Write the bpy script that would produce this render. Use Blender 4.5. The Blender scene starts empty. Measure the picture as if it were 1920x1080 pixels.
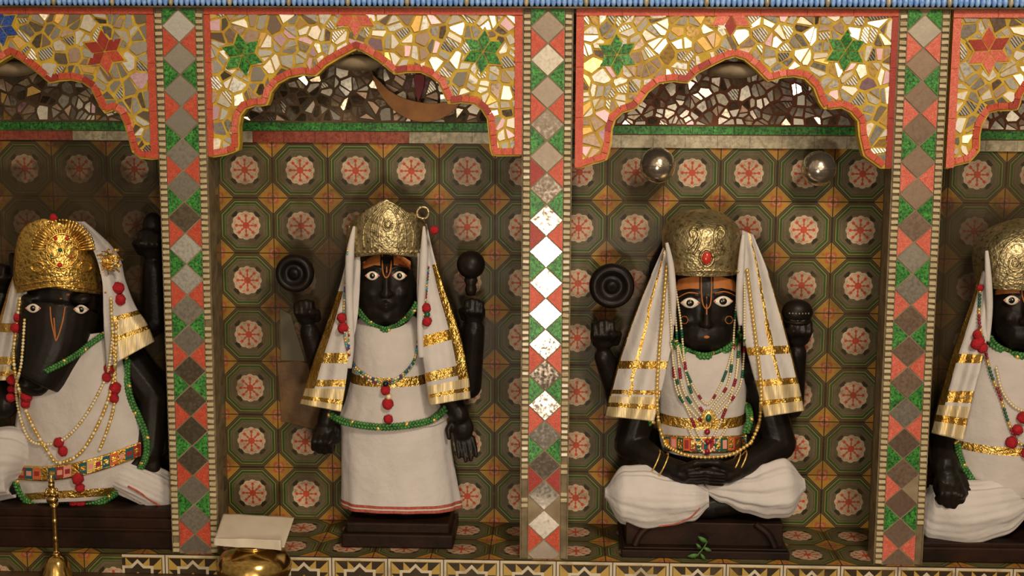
import bpy, math, random
from mathutils import Vector, Matrix, noise
from math import sin, cos, pi, radians, hypot, atan2, sqrt
SC = bpy.context.scene
COL = SC.collection
V = Vector

# ------------------------------------------------------------------ camera
CAM = V((0.02344, -2.51351, 0.91394))
PITCH, YAW, ROLL, FPX = 0.14837, 0.035, 0.00436, 2500.0
FW = V((-sin(YAW)*cos(PITCH), cos(YAW)*cos(PITCH), -sin(PITCH)))
RI0 = V((cos(YAW), sin(YAW), 0)); UP0 = RI0.cross(FW)
RI = RI0*cos(ROLL) + UP0*sin(ROLL); UP = UP0*cos(ROLL) - RI0*sin(ROLL)
cd = bpy.data.cameras.new('camera'); co = bpy.data.objects.new('camera', cd); COL.objects.link(co)
cd.sensor_width = 36.0; cd.lens = FPX/1920*36.0; cd.clip_start = 0.05
m = Matrix((RI, UP, -FW)).transposed().to_4x4(); m.translation = CAM
co.matrix_world = m
SC.camera = co

# ------------------------------------------------------------------ world, lamps, exposure
SC.view_settings.view_transform = 'Standard'
SC.view_settings.look = 'None'
SC.view_settings.gamma = 1.0
SC.view_settings.use_curve_mapping = False
SC.view_settings.exposure = 0.0

def build_world():
    w = bpy.data.worlds.new('hall'); SC.world = w; w.use_nodes = True
    nt = w.node_tree; N = nt.nodes; L = nt.links
    bg = N['Background']; tc = N.new('ShaderNodeTexCoord')
    def lobe(d, inner, outer, col):
        d = V(d).normalized()
        dot = N.new('ShaderNodeVectorMath'); dot.operation = 'DOT_PRODUCT'
        L.new(tc.outputs['Generated'], dot.inputs[0]); dot.inputs[1].default_value = d
        mr = N.new('ShaderNodeMapRange'); mr.interpolation_type = 'SMOOTHSTEP'
        mr.inputs[1].default_value = cos(radians(outer)); mr.inputs[2].default_value = cos(radians(inner))
        L.new(dot.outputs['Value'], mr.inputs[0])
        sc = N.new('ShaderNodeVectorMath'); sc.operation = 'SCALE'; sc.inputs[0].default_value = col
        L.new(mr.outputs[0], sc.inputs['Scale'])
        return sc.outputs[0]
    # soft mottled hall: warm above, brown below
    sep = N.new('ShaderNodeSeparateXYZ'); L.new(tc.outputs['Generated'], sep.inputs[0])
    ramp = N.new('ShaderNodeValToRGB'); L.new(sep.outputs[2], ramp.inputs[0])
    e = ramp.color_ramp.elements
    mp = N.new('ShaderNodeMapRange'); mp.inputs[1].default_value = -1; L.new(sep.outputs[2], mp.inputs[0]); L.new(mp.outputs[0], ramp.inputs[0])
    e[0].position = 0.30; e[0].color = (.045, .030, .018, 1)
    e[1].position = 0.95; e[1].color = (.36, .27, .17, 1)
    x_ = e.new(.52); x_.color = (.19, .145, .095, 1)
    nz = N.new('ShaderNodeTexNoise'); nz.inputs['Scale'].default_value = 7; nz.inputs['Detail'].default_value = 3
    L.new(tc.outputs['Generated'], nz.inputs['Vector'])
    mr = N.new('ShaderNodeMapRange'); mr.inputs[1].default_value = .35; mr.inputs[2].default_value = .65
    mr.inputs[3].default_value = .45; mr.inputs[4].default_value = 1.5
    L.new(nz.outputs[0], mr.inputs[0])
    sc = N.new('ShaderNodeVectorMath'); sc.operation = 'SCALE'
    L.new(ramp.outputs[0], sc.inputs[0]); L.new(mr.outputs[0], sc.inputs['Scale'])
    tot = sc.outputs[0]
    for a in [lobe((.08, -1, .17), 5, 21, (1.0, .82, .58)),      # lit hall behind the viewer
              lobe((-.45, -1, .12), 2, 14, (.30, .27, .22)),
              lobe((.30, -1, .25), 1, 8, (2.6, 1.9, 1.2)),
              lobe((-.18, -1, .30), 1, 6, (2.2, 1.7, 1.1))]:
        ad = N.new('ShaderNodeVectorMath'); ad.operation = 'ADD'
        L.new(tot, ad.inputs[0]); L.new(a, ad.inputs[1]); tot = ad.outputs[0]
    L.new(tot, bg.inputs[0]); bg.inputs[1].default_value = 1.0
build_world()

def area(name, loc, aim, size, power, col):
    l = bpy.data.lights.new(name, 'AREA'); l.shape = 'DISK'; l.size = size; l.energy = power; l.color = col
    o = bpy.data.objects.new(name, l); COL.objects.link(o); o.location = loc
    o.rotation_euler = (V(aim)-V(loc)).to_track_quat('-Z', 'Y').to_euler()
area('hall_lamp', (0.70, -2.2, 2.1), (0.2, 0, 0.45), 0.5, 40, (1, .85, .66))
area('floor_lamp', (-0.02, -2.0, 0.22), (0.1, 0, 0.55), 0.20, 11.5, (1, .85, .66))

# ------------------------------------------------------------------ pixel ray to a point on the plane Y
def P(px, py, Y):
    d = FW + RI*((px-960)/FPX) + UP*((540-py)/FPX)
    return CAM + d*((Y-CAM.y)/d.y)
def S(px, Y=0.1):
    return px*(Y-CAM.y)/FPX

# ------------------------------------------------------------------ materials
MATS = {}
class NT:
    def __init__(s, name):
        s.m = bpy.data.materials.new(name); s.m.use_nodes = True
        s.t = s.m.node_tree; s.N = s.t.nodes; s.b = s.N['Principled BSDF']; MATS[name] = s.m
    def link(s, a, inp):
        if isinstance(a, (int, float)): inp.default_value = a
        elif isinstance(a, tuple):
            inp.default_value = (a+(1,)) if len(inp.default_value) == 4 and len(a) == 3 else a
        else: s.t.links.new(a, inp)
    def f(s, op, a, b=0.0, c=None):
        n = s.N.new('ShaderNodeMath'); n.operation = op
        s.link(a, n.inputs[0]); s.link(b, n.inputs[1])
        if c is not None: s.link(c, n.inputs[2])
        return n.outputs[0]
    def lt(s, a, b): return s.f('LESS_THAN', a, b)
    def gt(s, a, b): return s.f('GREATER_THAN', a, b)
    def mul(s, a, b): return s.f('MULTIPLY', a, b)
    def add(s, a, b): return s.f('ADD', a, b)
    def sub(s, a, b): return s.f('SUBTRACT', a, b)
    def mx(s, a, b): return s.f('MAXIMUM', a, b)
    def mn(s, a, b): return s.f('MINIMUM', a, b)
    def ab(s, a): return s.f('ABSOLUTE', a)
    def mix(s, fac, a, b, mode='MIX'):
        n = s.N.new('ShaderNodeMix'); n.data_type = 'RGBA'; n.blend_type = mode
        s.link(fac, n.inputs[0]); s.link(a, n.inputs[6]); s.link(b, n.inputs[7])
        return n.outputs[2]
    def noise(s, scale, detail=2, vec=None, rough=.5):
        n = s.N.new('ShaderNodeTexNoise'); n.inputs['Scale'].default_value = scale
        n.inputs['Detail'].default_value = detail; n.inputs['Roughness'].default_value = rough
        s.link(vec if vec is not None else s.pos(), n.inputs['Vector']); return n.outputs[0]
    def voro(s, scale, vec=None, out='Distance'):
        n = s.N.new('ShaderNodeTexVoronoi'); n.inputs['Scale'].default_value = scale
        s.link(vec if vec is not None else s.pos(), n.inputs['Vector']); return n.outputs[out]
    def pos(s):
        if not hasattr(s, '_p'): s._p = s.N.new('ShaderNodeNewGeometry').outputs['Position']
        return s._p
    def xyz(s):
        n = s.N.new('ShaderNodeSeparateXYZ'); s.link(s.pos(), n.inputs[0]); return n.outputs
    def rng(s, v, a, b, c=0.0, d=1.0):
        n = s.N.new('ShaderNodeMapRange'); s.link(v, n.inputs[0])
        for i, k in enumerate((a, b, c, d)): n.inputs[i+1].default_value = k
        return n.outputs[0]
    def bump(s, h, strength=.3, dist=.002):
        n = s.N.new('ShaderNodeBump'); n.inputs['Strength'].default_value = strength
        n.inputs['Distance'].default_value = dist; s.link(h, n.inputs['Height'])
        s.t.links.new(n.outputs[0], s.b.inputs['Normal'])
    def set(s, col=None, rough=None, metal=None, **k):
        if col is not None: s.link(col, s.b.inputs['Base Color'])
        if rough is not None: s.link(rough, s.b.inputs['Roughness'])
        if metal is not None: s.link(metal, s.b.inputs['Metallic'])
        for a, v in k.items(): s.link(v, s.b.inputs[a.replace('_', ' ')])
        return s.m

def simple(name, col, rough=.5, metal=0.0, bumps=None, var=None, **k):
    t = NT(name); c = col
    if var:
        sc, c2 = var
        c = t.mix(t.rng(t.noise(sc, 3), .35, .65), col, c2)
    t.set(c, rough, metal, **k)
    if bumps: t.bump(t.noise(bumps[0], 3), bumps[1], bumps[2])
    return t.m

TP, TX, TZ, TY = .1147, -.6238, .0580, .1075       # tile pitch and one tile centre
YB = .2154                                          # back wall of the niches

def tile_mat(name, floor=False):
    t = NT(name); x, y, z = t.xyz()
    u = t.add(t.mul(t.sub(x, TX), 1/TP), .5)
    v = t.add(t.mul(t.sub(y if floor else z, TY-TP*.5 if floor else TZ), 1/TP), .5)
    iu = t.f('FLOOR', u); iv = t.f('FLOOR', v)
    fu = t.sub(t.f('FRACT', u), .5); fv = t.sub(t.f('FRACT', v), .5)
    ax, ay = t.ab(fu), t.ab(fv); s_ = t.add(ax, ay)
    oc = t.mx(t.mx(ax, ay), t.mul(s_, .69))
    r = t.f('SQRT', t.add(t.mul(fu, fu), t.mul(fv, fv)))
    th = t.f('ARCTAN2', fv, fu)
    # octagon rings
    rp = t.N.new('ShaderNodeValToRGB'); rp.color_ramp.interpolation = 'CONSTANT'; t.link(oc, rp.inputs[0])
    stops = [(0, (.120, .098, .050)), (.285, (.060, .048, .02)), (.295, (.13, .108, .058)), (.335, (.22, .19, .12)),
             (.343, (.085, .064, .03)), (.372, (.27, .25, .15)), (.382, (.036, .090, .012)), (.424, (.34, .30, .14)),
             (.434, (.062, .050, .014)), (.462, (.17, .14, .06)), (.470, (.055, .038, .012))]
    el = rp.color_ramp.elements
    while len(el) < len(stops): el.new(.5)
    for e, (p_, c_) in zip(el, stops): e.position = p_; e.color = c_+(1,)
    c = rp.outputs[0]
    # fine speckle of the grey field
    sp = t.rng(t.noise(900, 2), .4, .6)
    c = t.mix(t.mul(sp, t.lt(oc, .37)), c, (.16, .135, .08))
    # dark leaves round the flower
    leaf = t.mul(t.lt(t.ab(t.f('COSINE', t.mul(th, 2))), .42), t.mul(t.lt(r, .315), t.gt(r, .25)))
    c = t.mix(leaf, c, (.03, .028, .014))
    # flower with eight petals, spokes and dots
    edge = t.add(.240, t.mul(t.ab(t.f('COSINE', t.mul(th, 6))), .022))
    c = t.mix(t.lt(r, edge), c, (.66, .50, .36))
    a = t.sub(t.f('FRACT', t.add(t.mul(th, 8/(2*pi)), .5)), .5)
    lat = t.mul(r, t.mul(a, 2*pi/8))
    spoke = t.mul(t.lt(t.ab(lat), .0105), t.lt(r, .20))
    dr = t.sub(r, .178)
    dot = t.lt(t.add(t.mul(dr, dr), t.mul(lat, lat)), .028*.028)
    dr2 = t.sub(r, .10)
    dot2 = t.lt(t.add(t.mul(dr2, dr2), t.mul(t.mul(lat, 1.3), t.mul(lat, 1.3))), .024*.024)
    pet = t.mul(t.gt(r, .205), t.lt(r, t.add(.212, t.mul(t.ab(t.f('COSINE', t.mul(th, 6))), .016))))
    c = t.mix(t.mul(pet, t.lt(t.ab(t.f('COSINE', t.mul(th, 6))), .8)), c, (.56, .26, .17))
    red = t.mx(t.mx(spoke, dot), t.mx(dot2, t.lt(r, .062)))
    c = t.mix(red, c, (.60, .085, .045))
    # yellow corner lozenges with a rosette
    c = t.mix(t.gt(s_, .715), c, (.36, .28, .13))
    c = t.mix(t.gt(s_, .728), c, (.46, .235, .032))
    cx, cy = t.sub(.5, ax), t.sub(.5, ay)
    rc = t.f('SQRT', t.add(t.mul(cx, cx), t.mul(cy, cy)))
    ct = t.f('ARCTAN2', cy, cx)
    ros = t.lt(rc, t.add(.075, t.mul(t.ab(t.f('SINE', t.mul(ct, 2))), .055)))
    c = t.mix(ros, c, (.48, .12, .055))
    c = t.mix(t.mul(ros, t.lt(t.ab(t.sub(rc, .062)), .012)), c, (.50, .28, .12))
    # joints
    jt = t.gt(t.mx(ax, ay), .491)
    c = t.mix(jt, c, (.03, .02, .01))
    # each tile fired a little differently, then grime and wear
    cv = t.N.new('ShaderNodeCombineXYZ'); t.link(iu, cv.inputs[0]); t.link(iv, cv.inputs[1])
    wn = t.N.new('ShaderNodeTexWhiteNoise'); t.link(cv.outputs[0], wn.inputs['Vector'])
    c = t.mix(1.0, c, t.mix(wn.outputs[0], (.74, .72, .66), (1.08, 1.05, 1.0)), 'MULTIPLY')
    g = t.noise(9, 6, rough=.65)
    c = t.mix(t.rng(g, .47, .70, 0, .72), c, (.062, .036, .012))
    g2 = t.noise(70, 4, rough=.7)
    c = t.mix(t.rng(g2, .54, .72, 0, .62), c, (.12, .062, .016))
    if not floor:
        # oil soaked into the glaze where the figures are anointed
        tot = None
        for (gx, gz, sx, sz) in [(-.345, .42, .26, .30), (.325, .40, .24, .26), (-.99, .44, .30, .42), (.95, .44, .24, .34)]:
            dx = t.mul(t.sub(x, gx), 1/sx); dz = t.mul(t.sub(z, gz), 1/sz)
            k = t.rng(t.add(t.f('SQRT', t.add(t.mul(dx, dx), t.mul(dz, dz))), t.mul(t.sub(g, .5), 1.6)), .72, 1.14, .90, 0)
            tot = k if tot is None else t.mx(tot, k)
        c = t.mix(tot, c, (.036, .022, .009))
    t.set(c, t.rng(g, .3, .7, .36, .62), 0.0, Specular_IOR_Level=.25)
    t.bump(t.mul(t.add(t.mul(jt, -1.0), t.mul(g2, .25)), 1.0), .5, .0012)
    return t.m

def riser_mat():
    t = NT('riser tile'); x, y, z = t.xyz()
    p = .1105
    u = t.add(t.mul(t.sub(x, -.362), 1/p), .5); v = t.mul(t.add(z, p*.5), 1/p)
    fu = t.sub(t.f('FRACT', u), .5); fv = t.sub(v, .5)      # top edge of the tile at the step edge
    fv = t.sub(t.f('FRACT', t.add(t.mul(z, 1/p), 1.0)), .5)
    ax, ay = t.ab(fu), t.ab(fv); s_ = t.add(ax, ay)
    star = t.mn(t.mx(ax, ay), t.mul(s_, .70))             # eight pointed star metric
    chk = t.gt(t.f('FRACT', t.mul(ax, 4.6)), t.f('FRACT', t.mul(ay, 4.6)))
    c = t.mix(chk, (.030, .018, .009), (.46, .30, .07))
    c = t.mix(t.lt(star, .285), c, (.60, .52, .38))
    c = t.mix(t.lt(star, .235), c, (.04, .026, .012))
    c = t.mix(t.lt(star, .12), c, (.42, .26, .06))
    c = t.mix(t.lt(star, .06), c, (.05, .03, .012))
    c = t.mix(t.gt(t.mx(ax, ay), .448), c, (.58, .50, .37))
    c = t.mix(t.gt(t.mx(ax, ay), .491), c, (.05, .03, .015))
    g = t.noise(30, 4)
    c = t.mix(t.rng(g, .5, .75, 0, .5), c, (.12, .07, .025))
    return t.set(c, .35, 0.0)

def glitter(name, dark, light, sc=420, rough=.4):
    t = NT(name)
    n = t.noise(sc, 3, rough=.7); n2 = t.noise(sc*.25, 2)
    c = t.mix(t.rng(n, .38, .62), dark, light)
    c = t.mix(t.rng(n2, .40, .68, 0, .55), c, dark)
    t.set(c, rough, .15); t.bump(n, .35, .001); return t.m

def mirror(name, col, rough=.20, stripes=False, blot=.3):
    t = NT(name); c = col
    if stripes:
        x, y, z = t.xyz()
        w = t.gt(t.f('SINE', t.mul(t.add(x, t.mul(z, .8)), 1050.0)), .1)
        c = t.mix(w, col, tuple(k*.22 for k in col))
    n = t.noise(160, 3)
    c = t.mix(t.rng(n, .5, .75, 0, blot), c, (.20, .15, .09))
    t.set(c, t.rng(n, .35, .7, rough, rough+.16), .82)
    t.bump(t.noise(45, 2), .12, .002)
    return t.m

def foil():
    t = NT('gold foil')
    n = t.noise(130, 3, rough=.6); n2 = t.noise(26, 2)
    c = t.mix(t.rng(n2, .35, .65), (.72, .40, .07), (1.0, .68, .20))
    t.set(c, .26, .92); t.bump(n, .9, .006); return t.m

def cloth(name, col, dark, wave=900):
    t = NT(name)
    n = t.noise(14, 3); f_ = t.noise(wave, 1)
    c = t.mix(t.rng(n, .4, .7, 0, .6), col, dark)
    t.set(c, .85, 0.0, Sheen_Weight=.15)
    t.bump(t.add(t.add(t.mul(n, 1.6), t.mul(t.noise(42, 3), .45)), t.mul(f_, .10)), .55, .008); return t.m

def fringe_mat():
    t = NT('silver fringe'); x, y, z = t.xyz()
    w = t.noise(1, 2, vec=None)
    sx = t.N.new('ShaderNodeMapping'); sx.inputs['Scale'].default_value = (420, 60, 24); t.link(t.pos(), sx.inputs[0])
    n = t.noise(1.0, 3, vec=sx.outputs[0])
    c = t.mix(t.rng(n, .42, .60), (.62, .52, .36), (.86, .66, .30))
    t.set(c, .45, .35); t.bump(n, .5, .002); return t.m

def crown_mat(name, a, b, rough=.34):
    t = NT(name)
    v1 = t.voro(95); v2 = t.voro(230); n = t.noise(60, 4)
    h = t.add(t.mul(v1, 1.0), t.mul(v2, .6))
    c = t.mix(t.rng(h, .25, .8), b, a)
    c = t.mix(t.rng(n, .5, .75, 0, .5), c, b)
    t.set(c, rough, .9); t.bump(h, .5, .0025); return t.m

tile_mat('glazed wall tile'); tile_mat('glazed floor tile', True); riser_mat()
simple('black stone', (.0075, .0062, .0052), .40, 0, (120, .25, .002), (30, (.013, .0085, .006)), Specular_IOR_Level=.2)
simple('base stone', (.010, .0055, .0035), .5, 0, (60, .3, .003), (14, (.028, .011, .006)), Specular_IOR_Level=.15)
cloth('white cloth', (.60, .555, .535), (.48, .435, .41)); cloth('white dhoti', (.62, .575, .56), (.52, .475, .455))
cloth('white lace', (.57, .52, .495), (.44, .395, .365), 500)
foil(); fringe_mat()
glitter('green braid', (.010, .060, .012), (.10, .34, .075), 330)
glitter('red glass', (.42, .045, .022), (.66, .12, .055)); glitter('coral glass', (.52, .085, .05), (.80, .22, .15))
glitter('dark red glass', (.26, .018, .012), (.40, .045, .025))
glitter('green glass', (.005, .05, .008), (.075, .40, .055), 210); glitter('blue glass', (.01, .03, .16), (.06, .16, .60), 260)
simple('yellow grout', (.58, .39, .030), .7, 0, (200, .3, .001), (60, (.42, .245, .025)))
simple('brown grout', (.10, .062, .03), .75, 0, (200, .3, .001), (50, (.16, .09, .04)))
simple('rust grout', (.22, .065, .025), .75, 0, (200, .3, .001), (50, (.15, .05, .02)))
simple('plaster', (.30, .235, .15), .8, 0, (90, .4, .002), (25, (.20, .145, .08)))
simple('dark edge', (.11, .075, .035), .6, 0, None, (40, (.20, .15, .08)))
simple('cream bead', (.52, .43, .26), .28, 0, None, (90, (.46, .37, .21)))
simple('blue rib', (.13, .30, .74), .3, 0, None, (120, (.34, .55, .90)))
simple('red rib', (.62, .10, .05), .4)
mirror('silver mirror', (.78, .75, .68)); mirror('grey mirror', (.42, .38, .32)); mirror('brown mirror', (.34, .24, .18))
mirror('pink mirror', (.80, .52, .60)); mirror('white mirror', (.95, .90, .80), .2); mirror('cut mirror', (.90, .84, .72), .2, True)
mirror('amber mirror', (.80, .50, .16)); mirror('dark mirror', (.20, .16, .11), .18)
mirror('pale diamond', (.74, .68, .60), .07); mirror('dull diamond', (.46, .38, .31), .07)
glitter('red foil', (.20, .03, .015), (.36, .09, .05), 120, .3); glitter('silver foil', (.30, .26, .17), (.62, .54, .38), 90, .35)
crown_mat('antique crown', (.56, .46, .25), (.15, .11, .045), .40); crown_mat('gold crown', (.84, .54, .14), (.24, .13, .025), .30)
simple('brass', (.62, .43, .15), .18, 1, None, (30, (.48, .31, .09))); simple('steel', (.80, .72, .60), .15, .93, None, (20, (.60, .53, .43)))
simple('gold bead', (.82, .56, .17), .3, .6); simple('pearl', (.78, .66, .40), .3, .1)
simple('ruby bead', (.25, .010, .022), .25); simple('emerald bead', (.008, .095, .045), .25); simple('teal bead', (.10, .32, .34), .3)
simple('blue bead', (.03, .05, .25), .3); simple('pom red', (.50, .012, .022), .95, 0, (300, 1, .004), (120, (.33, .006, .012)))
simple('orange paste', (.44, .155, .035), .7, 0, (150, .3, .001), (60, (.36, .11, .025)))
simple('eye white', (.78, .70, .58), .25); simple('eye black', (.008, .006, .006), .2); simple('eye pink', (.62, .20, .17), .4)
simple('red gem', (.50, .03, .018), .2); simple('red drop', (.22, .003, .010), .5); simple('red border', (.34, .055, .03), .85, 0, None, (200, (.44, .12, .08)))
simple('teal felt', (.01, .10, .12), .9); simple('orange felt', (.62, .13, .04), .9); simple('crimson felt', (.30, .025, .02), .9)
simple('rose felt', (.72, .30, .24), .9)
simple('paper', (.60, .53, .43), .8, 0, (20, .3, .004), (12, (.50, .42, .32))); simple('wood', (.05, .026, .012), .5, 0, (40, .3, .002), (9, (.09, .045, .02)))
simple('leaf', (.05, .15, .025), .5); simple('crescent brown', (.36, .15, .035), .35, .3, None, (40, (.26, .10, .022)))
simple('broken tile', (.15, .075, .022), .6, 0, (40, .6, .004), (18, (.08, .038, .012))); simple('grey shard', (.11, .09, .055), .35)

# ------------------------------------------------------------------ mesh builder
def _sphere(n, k):
    vs = [V((0, 0, 1))]; fs = []
    for i in range(1, k):
        t = pi*i/k
        for j in range(n): vs.append(V((sin(t)*cos(2*pi*j/n), sin(t)*sin(2*pi*j/n), cos(t))))
    vs.append(V((0, 0, -1))); last = len(vs)-1
    for j in range(n): fs.append((0, 1+j, 1+(j+1) % n))
    for i in range(k-2):
        for j in range(n):
            a = 1+i*n+j; b = 1+i*n+(j+1) % n; fs.append((a, a+n, b+n, b))
    s = 1+(k-2)*n
    for j in range(n): fs.append((s+j, last, s+(j+1) % n))
    return vs, fs
SPH = {0: _sphere(6, 4), 1: _sphere(10, 7), 2: _sphere(20, 14)}

class MB:
    def __init__(s): s.v = []; s.f = []; s.m = []
    def face(s, pts, m=0):
        b = len(s.v); s.v += [V(p) for p in pts]; s.f.append(tuple(range(b, b+len(pts)))); s.m.append(m)
    def ball(s, c, r, m=0, lod=1, rot=None):
        if isinstance(r, (int, float)): r = (r, r, r)
        vs, fs = SPH[lod]; b = len(s.v)
        for p in vs:
            q = V((p.x*r[0], p.y*r[1], p.z*r[2]))
            if rot is not None: q = rot @ q
            s.v.append(c+q)
        for f in fs: s.f.append(tuple(b+i for i in f)); s.m.append(m)
    def loft(s, rings, m=0, cap=True, closed=True):
        b = len(s.v); n = len(rings[0])
        for r in rings: s.v += [V(p) for p in r]
        for i in range(len(rings)-1):
            for j in range(n if closed else n-1):
                k = (j+1) % n
                s.f.append((b+i*n+j, b+i*n+k, b+(i+1)*n+k, b+(i+1)*n+j))
                s.m.append(m(j/n, i/(len(rings)-1)) if callable(m) else m)
        if cap:
            mm = m(0, 0) if callable(m) else m
            s.f.append(tuple(b+j for j in range(n))[::-1]); s.m.append(mm)
            s.f.append(tuple(b+(len(rings)-1)*n+j for j in range(n))); s.m.append(m(0, 1) if callable(m) else m)
    def tube(s, path, r, m=0, n=8):
        rings = []; k = len(path)
        for i, p in enumerate(path):
            t = (path[min(i+1, k-1)]-path[max(i-1, 0)]).normalized()
            a = t.cross(V((0, 1, 0)) if abs(t.y) < .9 else V((1, 0, 0))).normalized(); b = t.cross(a)
            rr = r[i] if isinstance(r, (list, tuple)) else r
            rings.append([p+a*(rr*cos(2*pi*j/n))+b*(rr*sin(2*pi*j/n)) for j in range(n)])
        s.loft(rings, m)
    def cap(s, a, b, ra, rb, m=0, n=12):
        s.tube([a, a.lerp(b, .5), b], [ra, (ra+rb)/2, rb], m, n); s.ball(a, ra, m); s.ball(b, rb, m)
    def box(s, c, d, m=0, rot=None):
        b = len(s.v)
        for x in (-1, 1):
            for y in (-1, 1):
                for z in (-1, 1):
                    q = V((x*d[0]/2, y*d[1]/2, z*d[2]/2)); s.v.append(V(c)+(rot @ q if rot is not None else q))
        for f in [(0, 1, 3, 2), (4, 6, 7, 5), (0, 4, 5, 1), (2, 3, 7, 6), (0, 2, 6, 4), (1, 5, 7, 3)]:
            s.f.append(tuple(b+i for i in f)); s.m.append(m)
    def prism(s, poly, yf, yb, m=0, tilt=(0, 0)):
        # poly: (X, Z) points; front face at yf, leaning by tilt about its centre
        cx = sum(p[0] for p in poly)/len(poly); cz = sum(p[1] for p in poly)/len(poly)
        ar = sum(poly[i][0]*poly[(i+1) % len(poly)][1]-poly[(i+1) % len(poly)][0]*poly[i][1] for i in range(len(poly)))
        if ar < 0: poly = poly[::-1]
        n = len(poly); b = len(s.v)
        for (x, z) in poly: s.v.append(V((x, yf+tilt[0]*(x-cx)+tilt[1]*(z-cz), z)))
        for (x, z) in poly: s.v.append(V((x, yb, z)))
        s.f.append(tuple(b+i for i in range(n))); s.m.append(m)
        s.f.append(tuple(b+n+i for i in range(n))[::-1]); s.m.append(m)
        for i in range(n):
            j = (i+1) % n; s.f.append((b+j, b+i, b+n+i, b+n+j)); s.m.append(m)
    def grid(s, fn, nu, nv, m=0):
        b = len(s.v)
        for j in range(nv+1):
            for i in range(nu+1): s.v.append(fn(i/nu, j/nv))
        for j in range(nv):
            for i in range(nu):
                a = b+j*(nu+1)+i
                s.f.append((a, a+nu+1, a+nu+2, a+1)); s.m.append(m((i+.5)/nu, (j+.5)/nv) if callable(m) else m)
    def lathe(s, prof, c, m=0, n=40):
        s.loft([[V((c.x+r*cos(2*pi*j/n), c.y+r*sin(2*pi*j/n), c.z+z)) for j in range(n)] for (r, z) in prof], m)
    def build(s, name, mats, parent=None, label=None, smooth=True, remesh=None, solid=None, bevel=None, angle=None, kind=None, subsurf=None):
        if isinstance(mats, str): mats = [mats]
        lo = V((min(p.x for p in s.v), min(p.y for p in s.v), min(p.z for p in s.v)))
        hi = V((max(p.x for p in s.v), max(p.y for p in s.v), max(p.z for p in s.v)))
        c = (lo+hi)/2
        me = bpy.data.meshes.new(name); me.from_pydata([p-c for p in s.v], [], s.f)
        for k in mats: me.materials.append(MATS[k])
        me.polygons.foreach_set('material_index', s.m)
        me.polygons.foreach_set('use_smooth', [smooth]*len(s.f)); me.update()
        o = bpy.data.objects.new(name, me); COL.objects.link(o)
        if parent: o.parent = parent; o.location = c-ORG[parent]
        else: o.location = c
        ORG[o] = c
        if label: o['label'] = label
        if kind: o['kind'] = kind
        if remesh:
            md = o.modifiers.new('remesh', 'REMESH'); md.mode = 'VOXEL'; md.voxel_size = remesh; md.use_smooth_shade = True
            sm = o.modifiers.new('smooth', 'SMOOTH'); sm.iterations = 4; sm.factor = .5
        if solid: md = o.modifiers.new('solid', 'SOLIDIFY'); md.thickness = solid; md.offset = 0
        if bevel: md = o.modifiers.new('bevel', 'BEVEL'); md.width = bevel; md.segments = 2; md.limit_method = 'ANGLE'
        if subsurf: md = o.modifiers.new('sub', 'SUBSURF'); md.levels = subsurf; md.render_levels = subsurf
        return o
ORG = {}
def thing(name, loc, label, cat, group=None):
    o = bpy.data.objects.new(name, None); COL.objects.link(o); o.location = loc; o.empty_display_size = .05
    ORG[o] = V(loc); return tag(o, label, cat, group)
def tag(o, label, cat, group=None):
    o['label'] = label; o['category'] = cat
    if group: o['group'] = group
    return o

def spline(pts, n):
    out = []; k = len(pts)
    for i in range(k-1):
        p0, p1, p2, p3 = pts[max(i-1, 0)], pts[i], pts[i+1], pts[min(i+2, k-1)]
        for j in range(n):
            t = j/n
            out.append(.5*((2*p1)+(p2-p0)*t+(2*p0-5*p1+4*p2-p3)*t*t+(3*p1-p0-3*p2+p3)*t*t*t))
    out.append(pts[-1]); return out
def even(path, d):
    out = [path[0]]; acc = 0.0
    for a, b in zip(path, path[1:]):
        L = (b-a).length
        while L > 0 and acc+L >= d:
            t = (d-acc)/L; a = a.lerp(b, t); out.append(a.copy()); L = (b-a).length; acc = 0.0
        acc += L
    return out
def rows_at(rows, v):
    k = len(rows)-1; x = v*k; i = min(int(x), k-1); t = x-i
    p0, p1, p2, p3 = (rows[max(0, min(k, j))] for j in (i-1, i, i+1, i+2))
    return [.5*(2*b+(c-a)*t+(2*a-5*b+4*c-d)*t*t+(3*b-a-3*c+d)*t**3) for a, b, c, d in zip(p0, p1, p2, p3)]

def sheet(name, rows, mats, parent, mfn=0, nu=28, nv=70, fold=0, nf=3, ph=0.0, solid=.0025, label=None, wrinkle=.0012):
    # rows: (xl, yl, Yl, xr, yr, Yr, bulge) in pixels and depth, from top to bottom
    mb = MB()
    def fn(u, v):
        xl, yl, Yl, xr, yr, Yr, bu = rows_at(rows, v)
        Y = Yl+(Yr-Yl)*u - bu*max(0, sin(pi*u))**.8 + fold*sin(2*pi*nf*u+ph+v*1.5)*(.35+.65*v)
        p = P(xl+(xr-xl)*u, yl+(yr-yl)*u, Y)
        p.y += wrinkle*noise.noise(p*38)*2
        return p
    mb.grid(fn, nu, nv, mfn)
    return mb.build(name, mats, parent, label, solid=solid)

def wrap(name, rings, mats, parent, mfn=0, nv=60, n=96, folds=0, kf=9, label=None, cap=True, solid=None):
    # rings: (cx, y, half width px, Yc, depth radius, sag px); closed garment round a body
    mb = MB(); R_ = []
    for j in range(nv+1):
        v = j/nv; cx, y, hw, Yc, ry, sag = rows_at(rings, v)
        c = P(cx, y, Yc-ry); c.y = Yc; h = S(hw, Yc); ring = []     # y is where the front of the ring shows
        for i in range(n):
            a = 2*pi*i/n
            w = 1+folds*v*(cos(kf*a+1.7*sin(2*a))+.5*cos((2*kf+1)*a+.8))
            ring.append(V((c.x+h*cos(a)*w, c.y-ry*sin(a)*w, c.z+S(sag, Yc)*(1-max(0, sin(a))))))
        R_.append(ring)
    mb.loft(R_, mfn, cap=cap)
    return mb.build(name, mats, parent, label, solid=solid)

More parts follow.
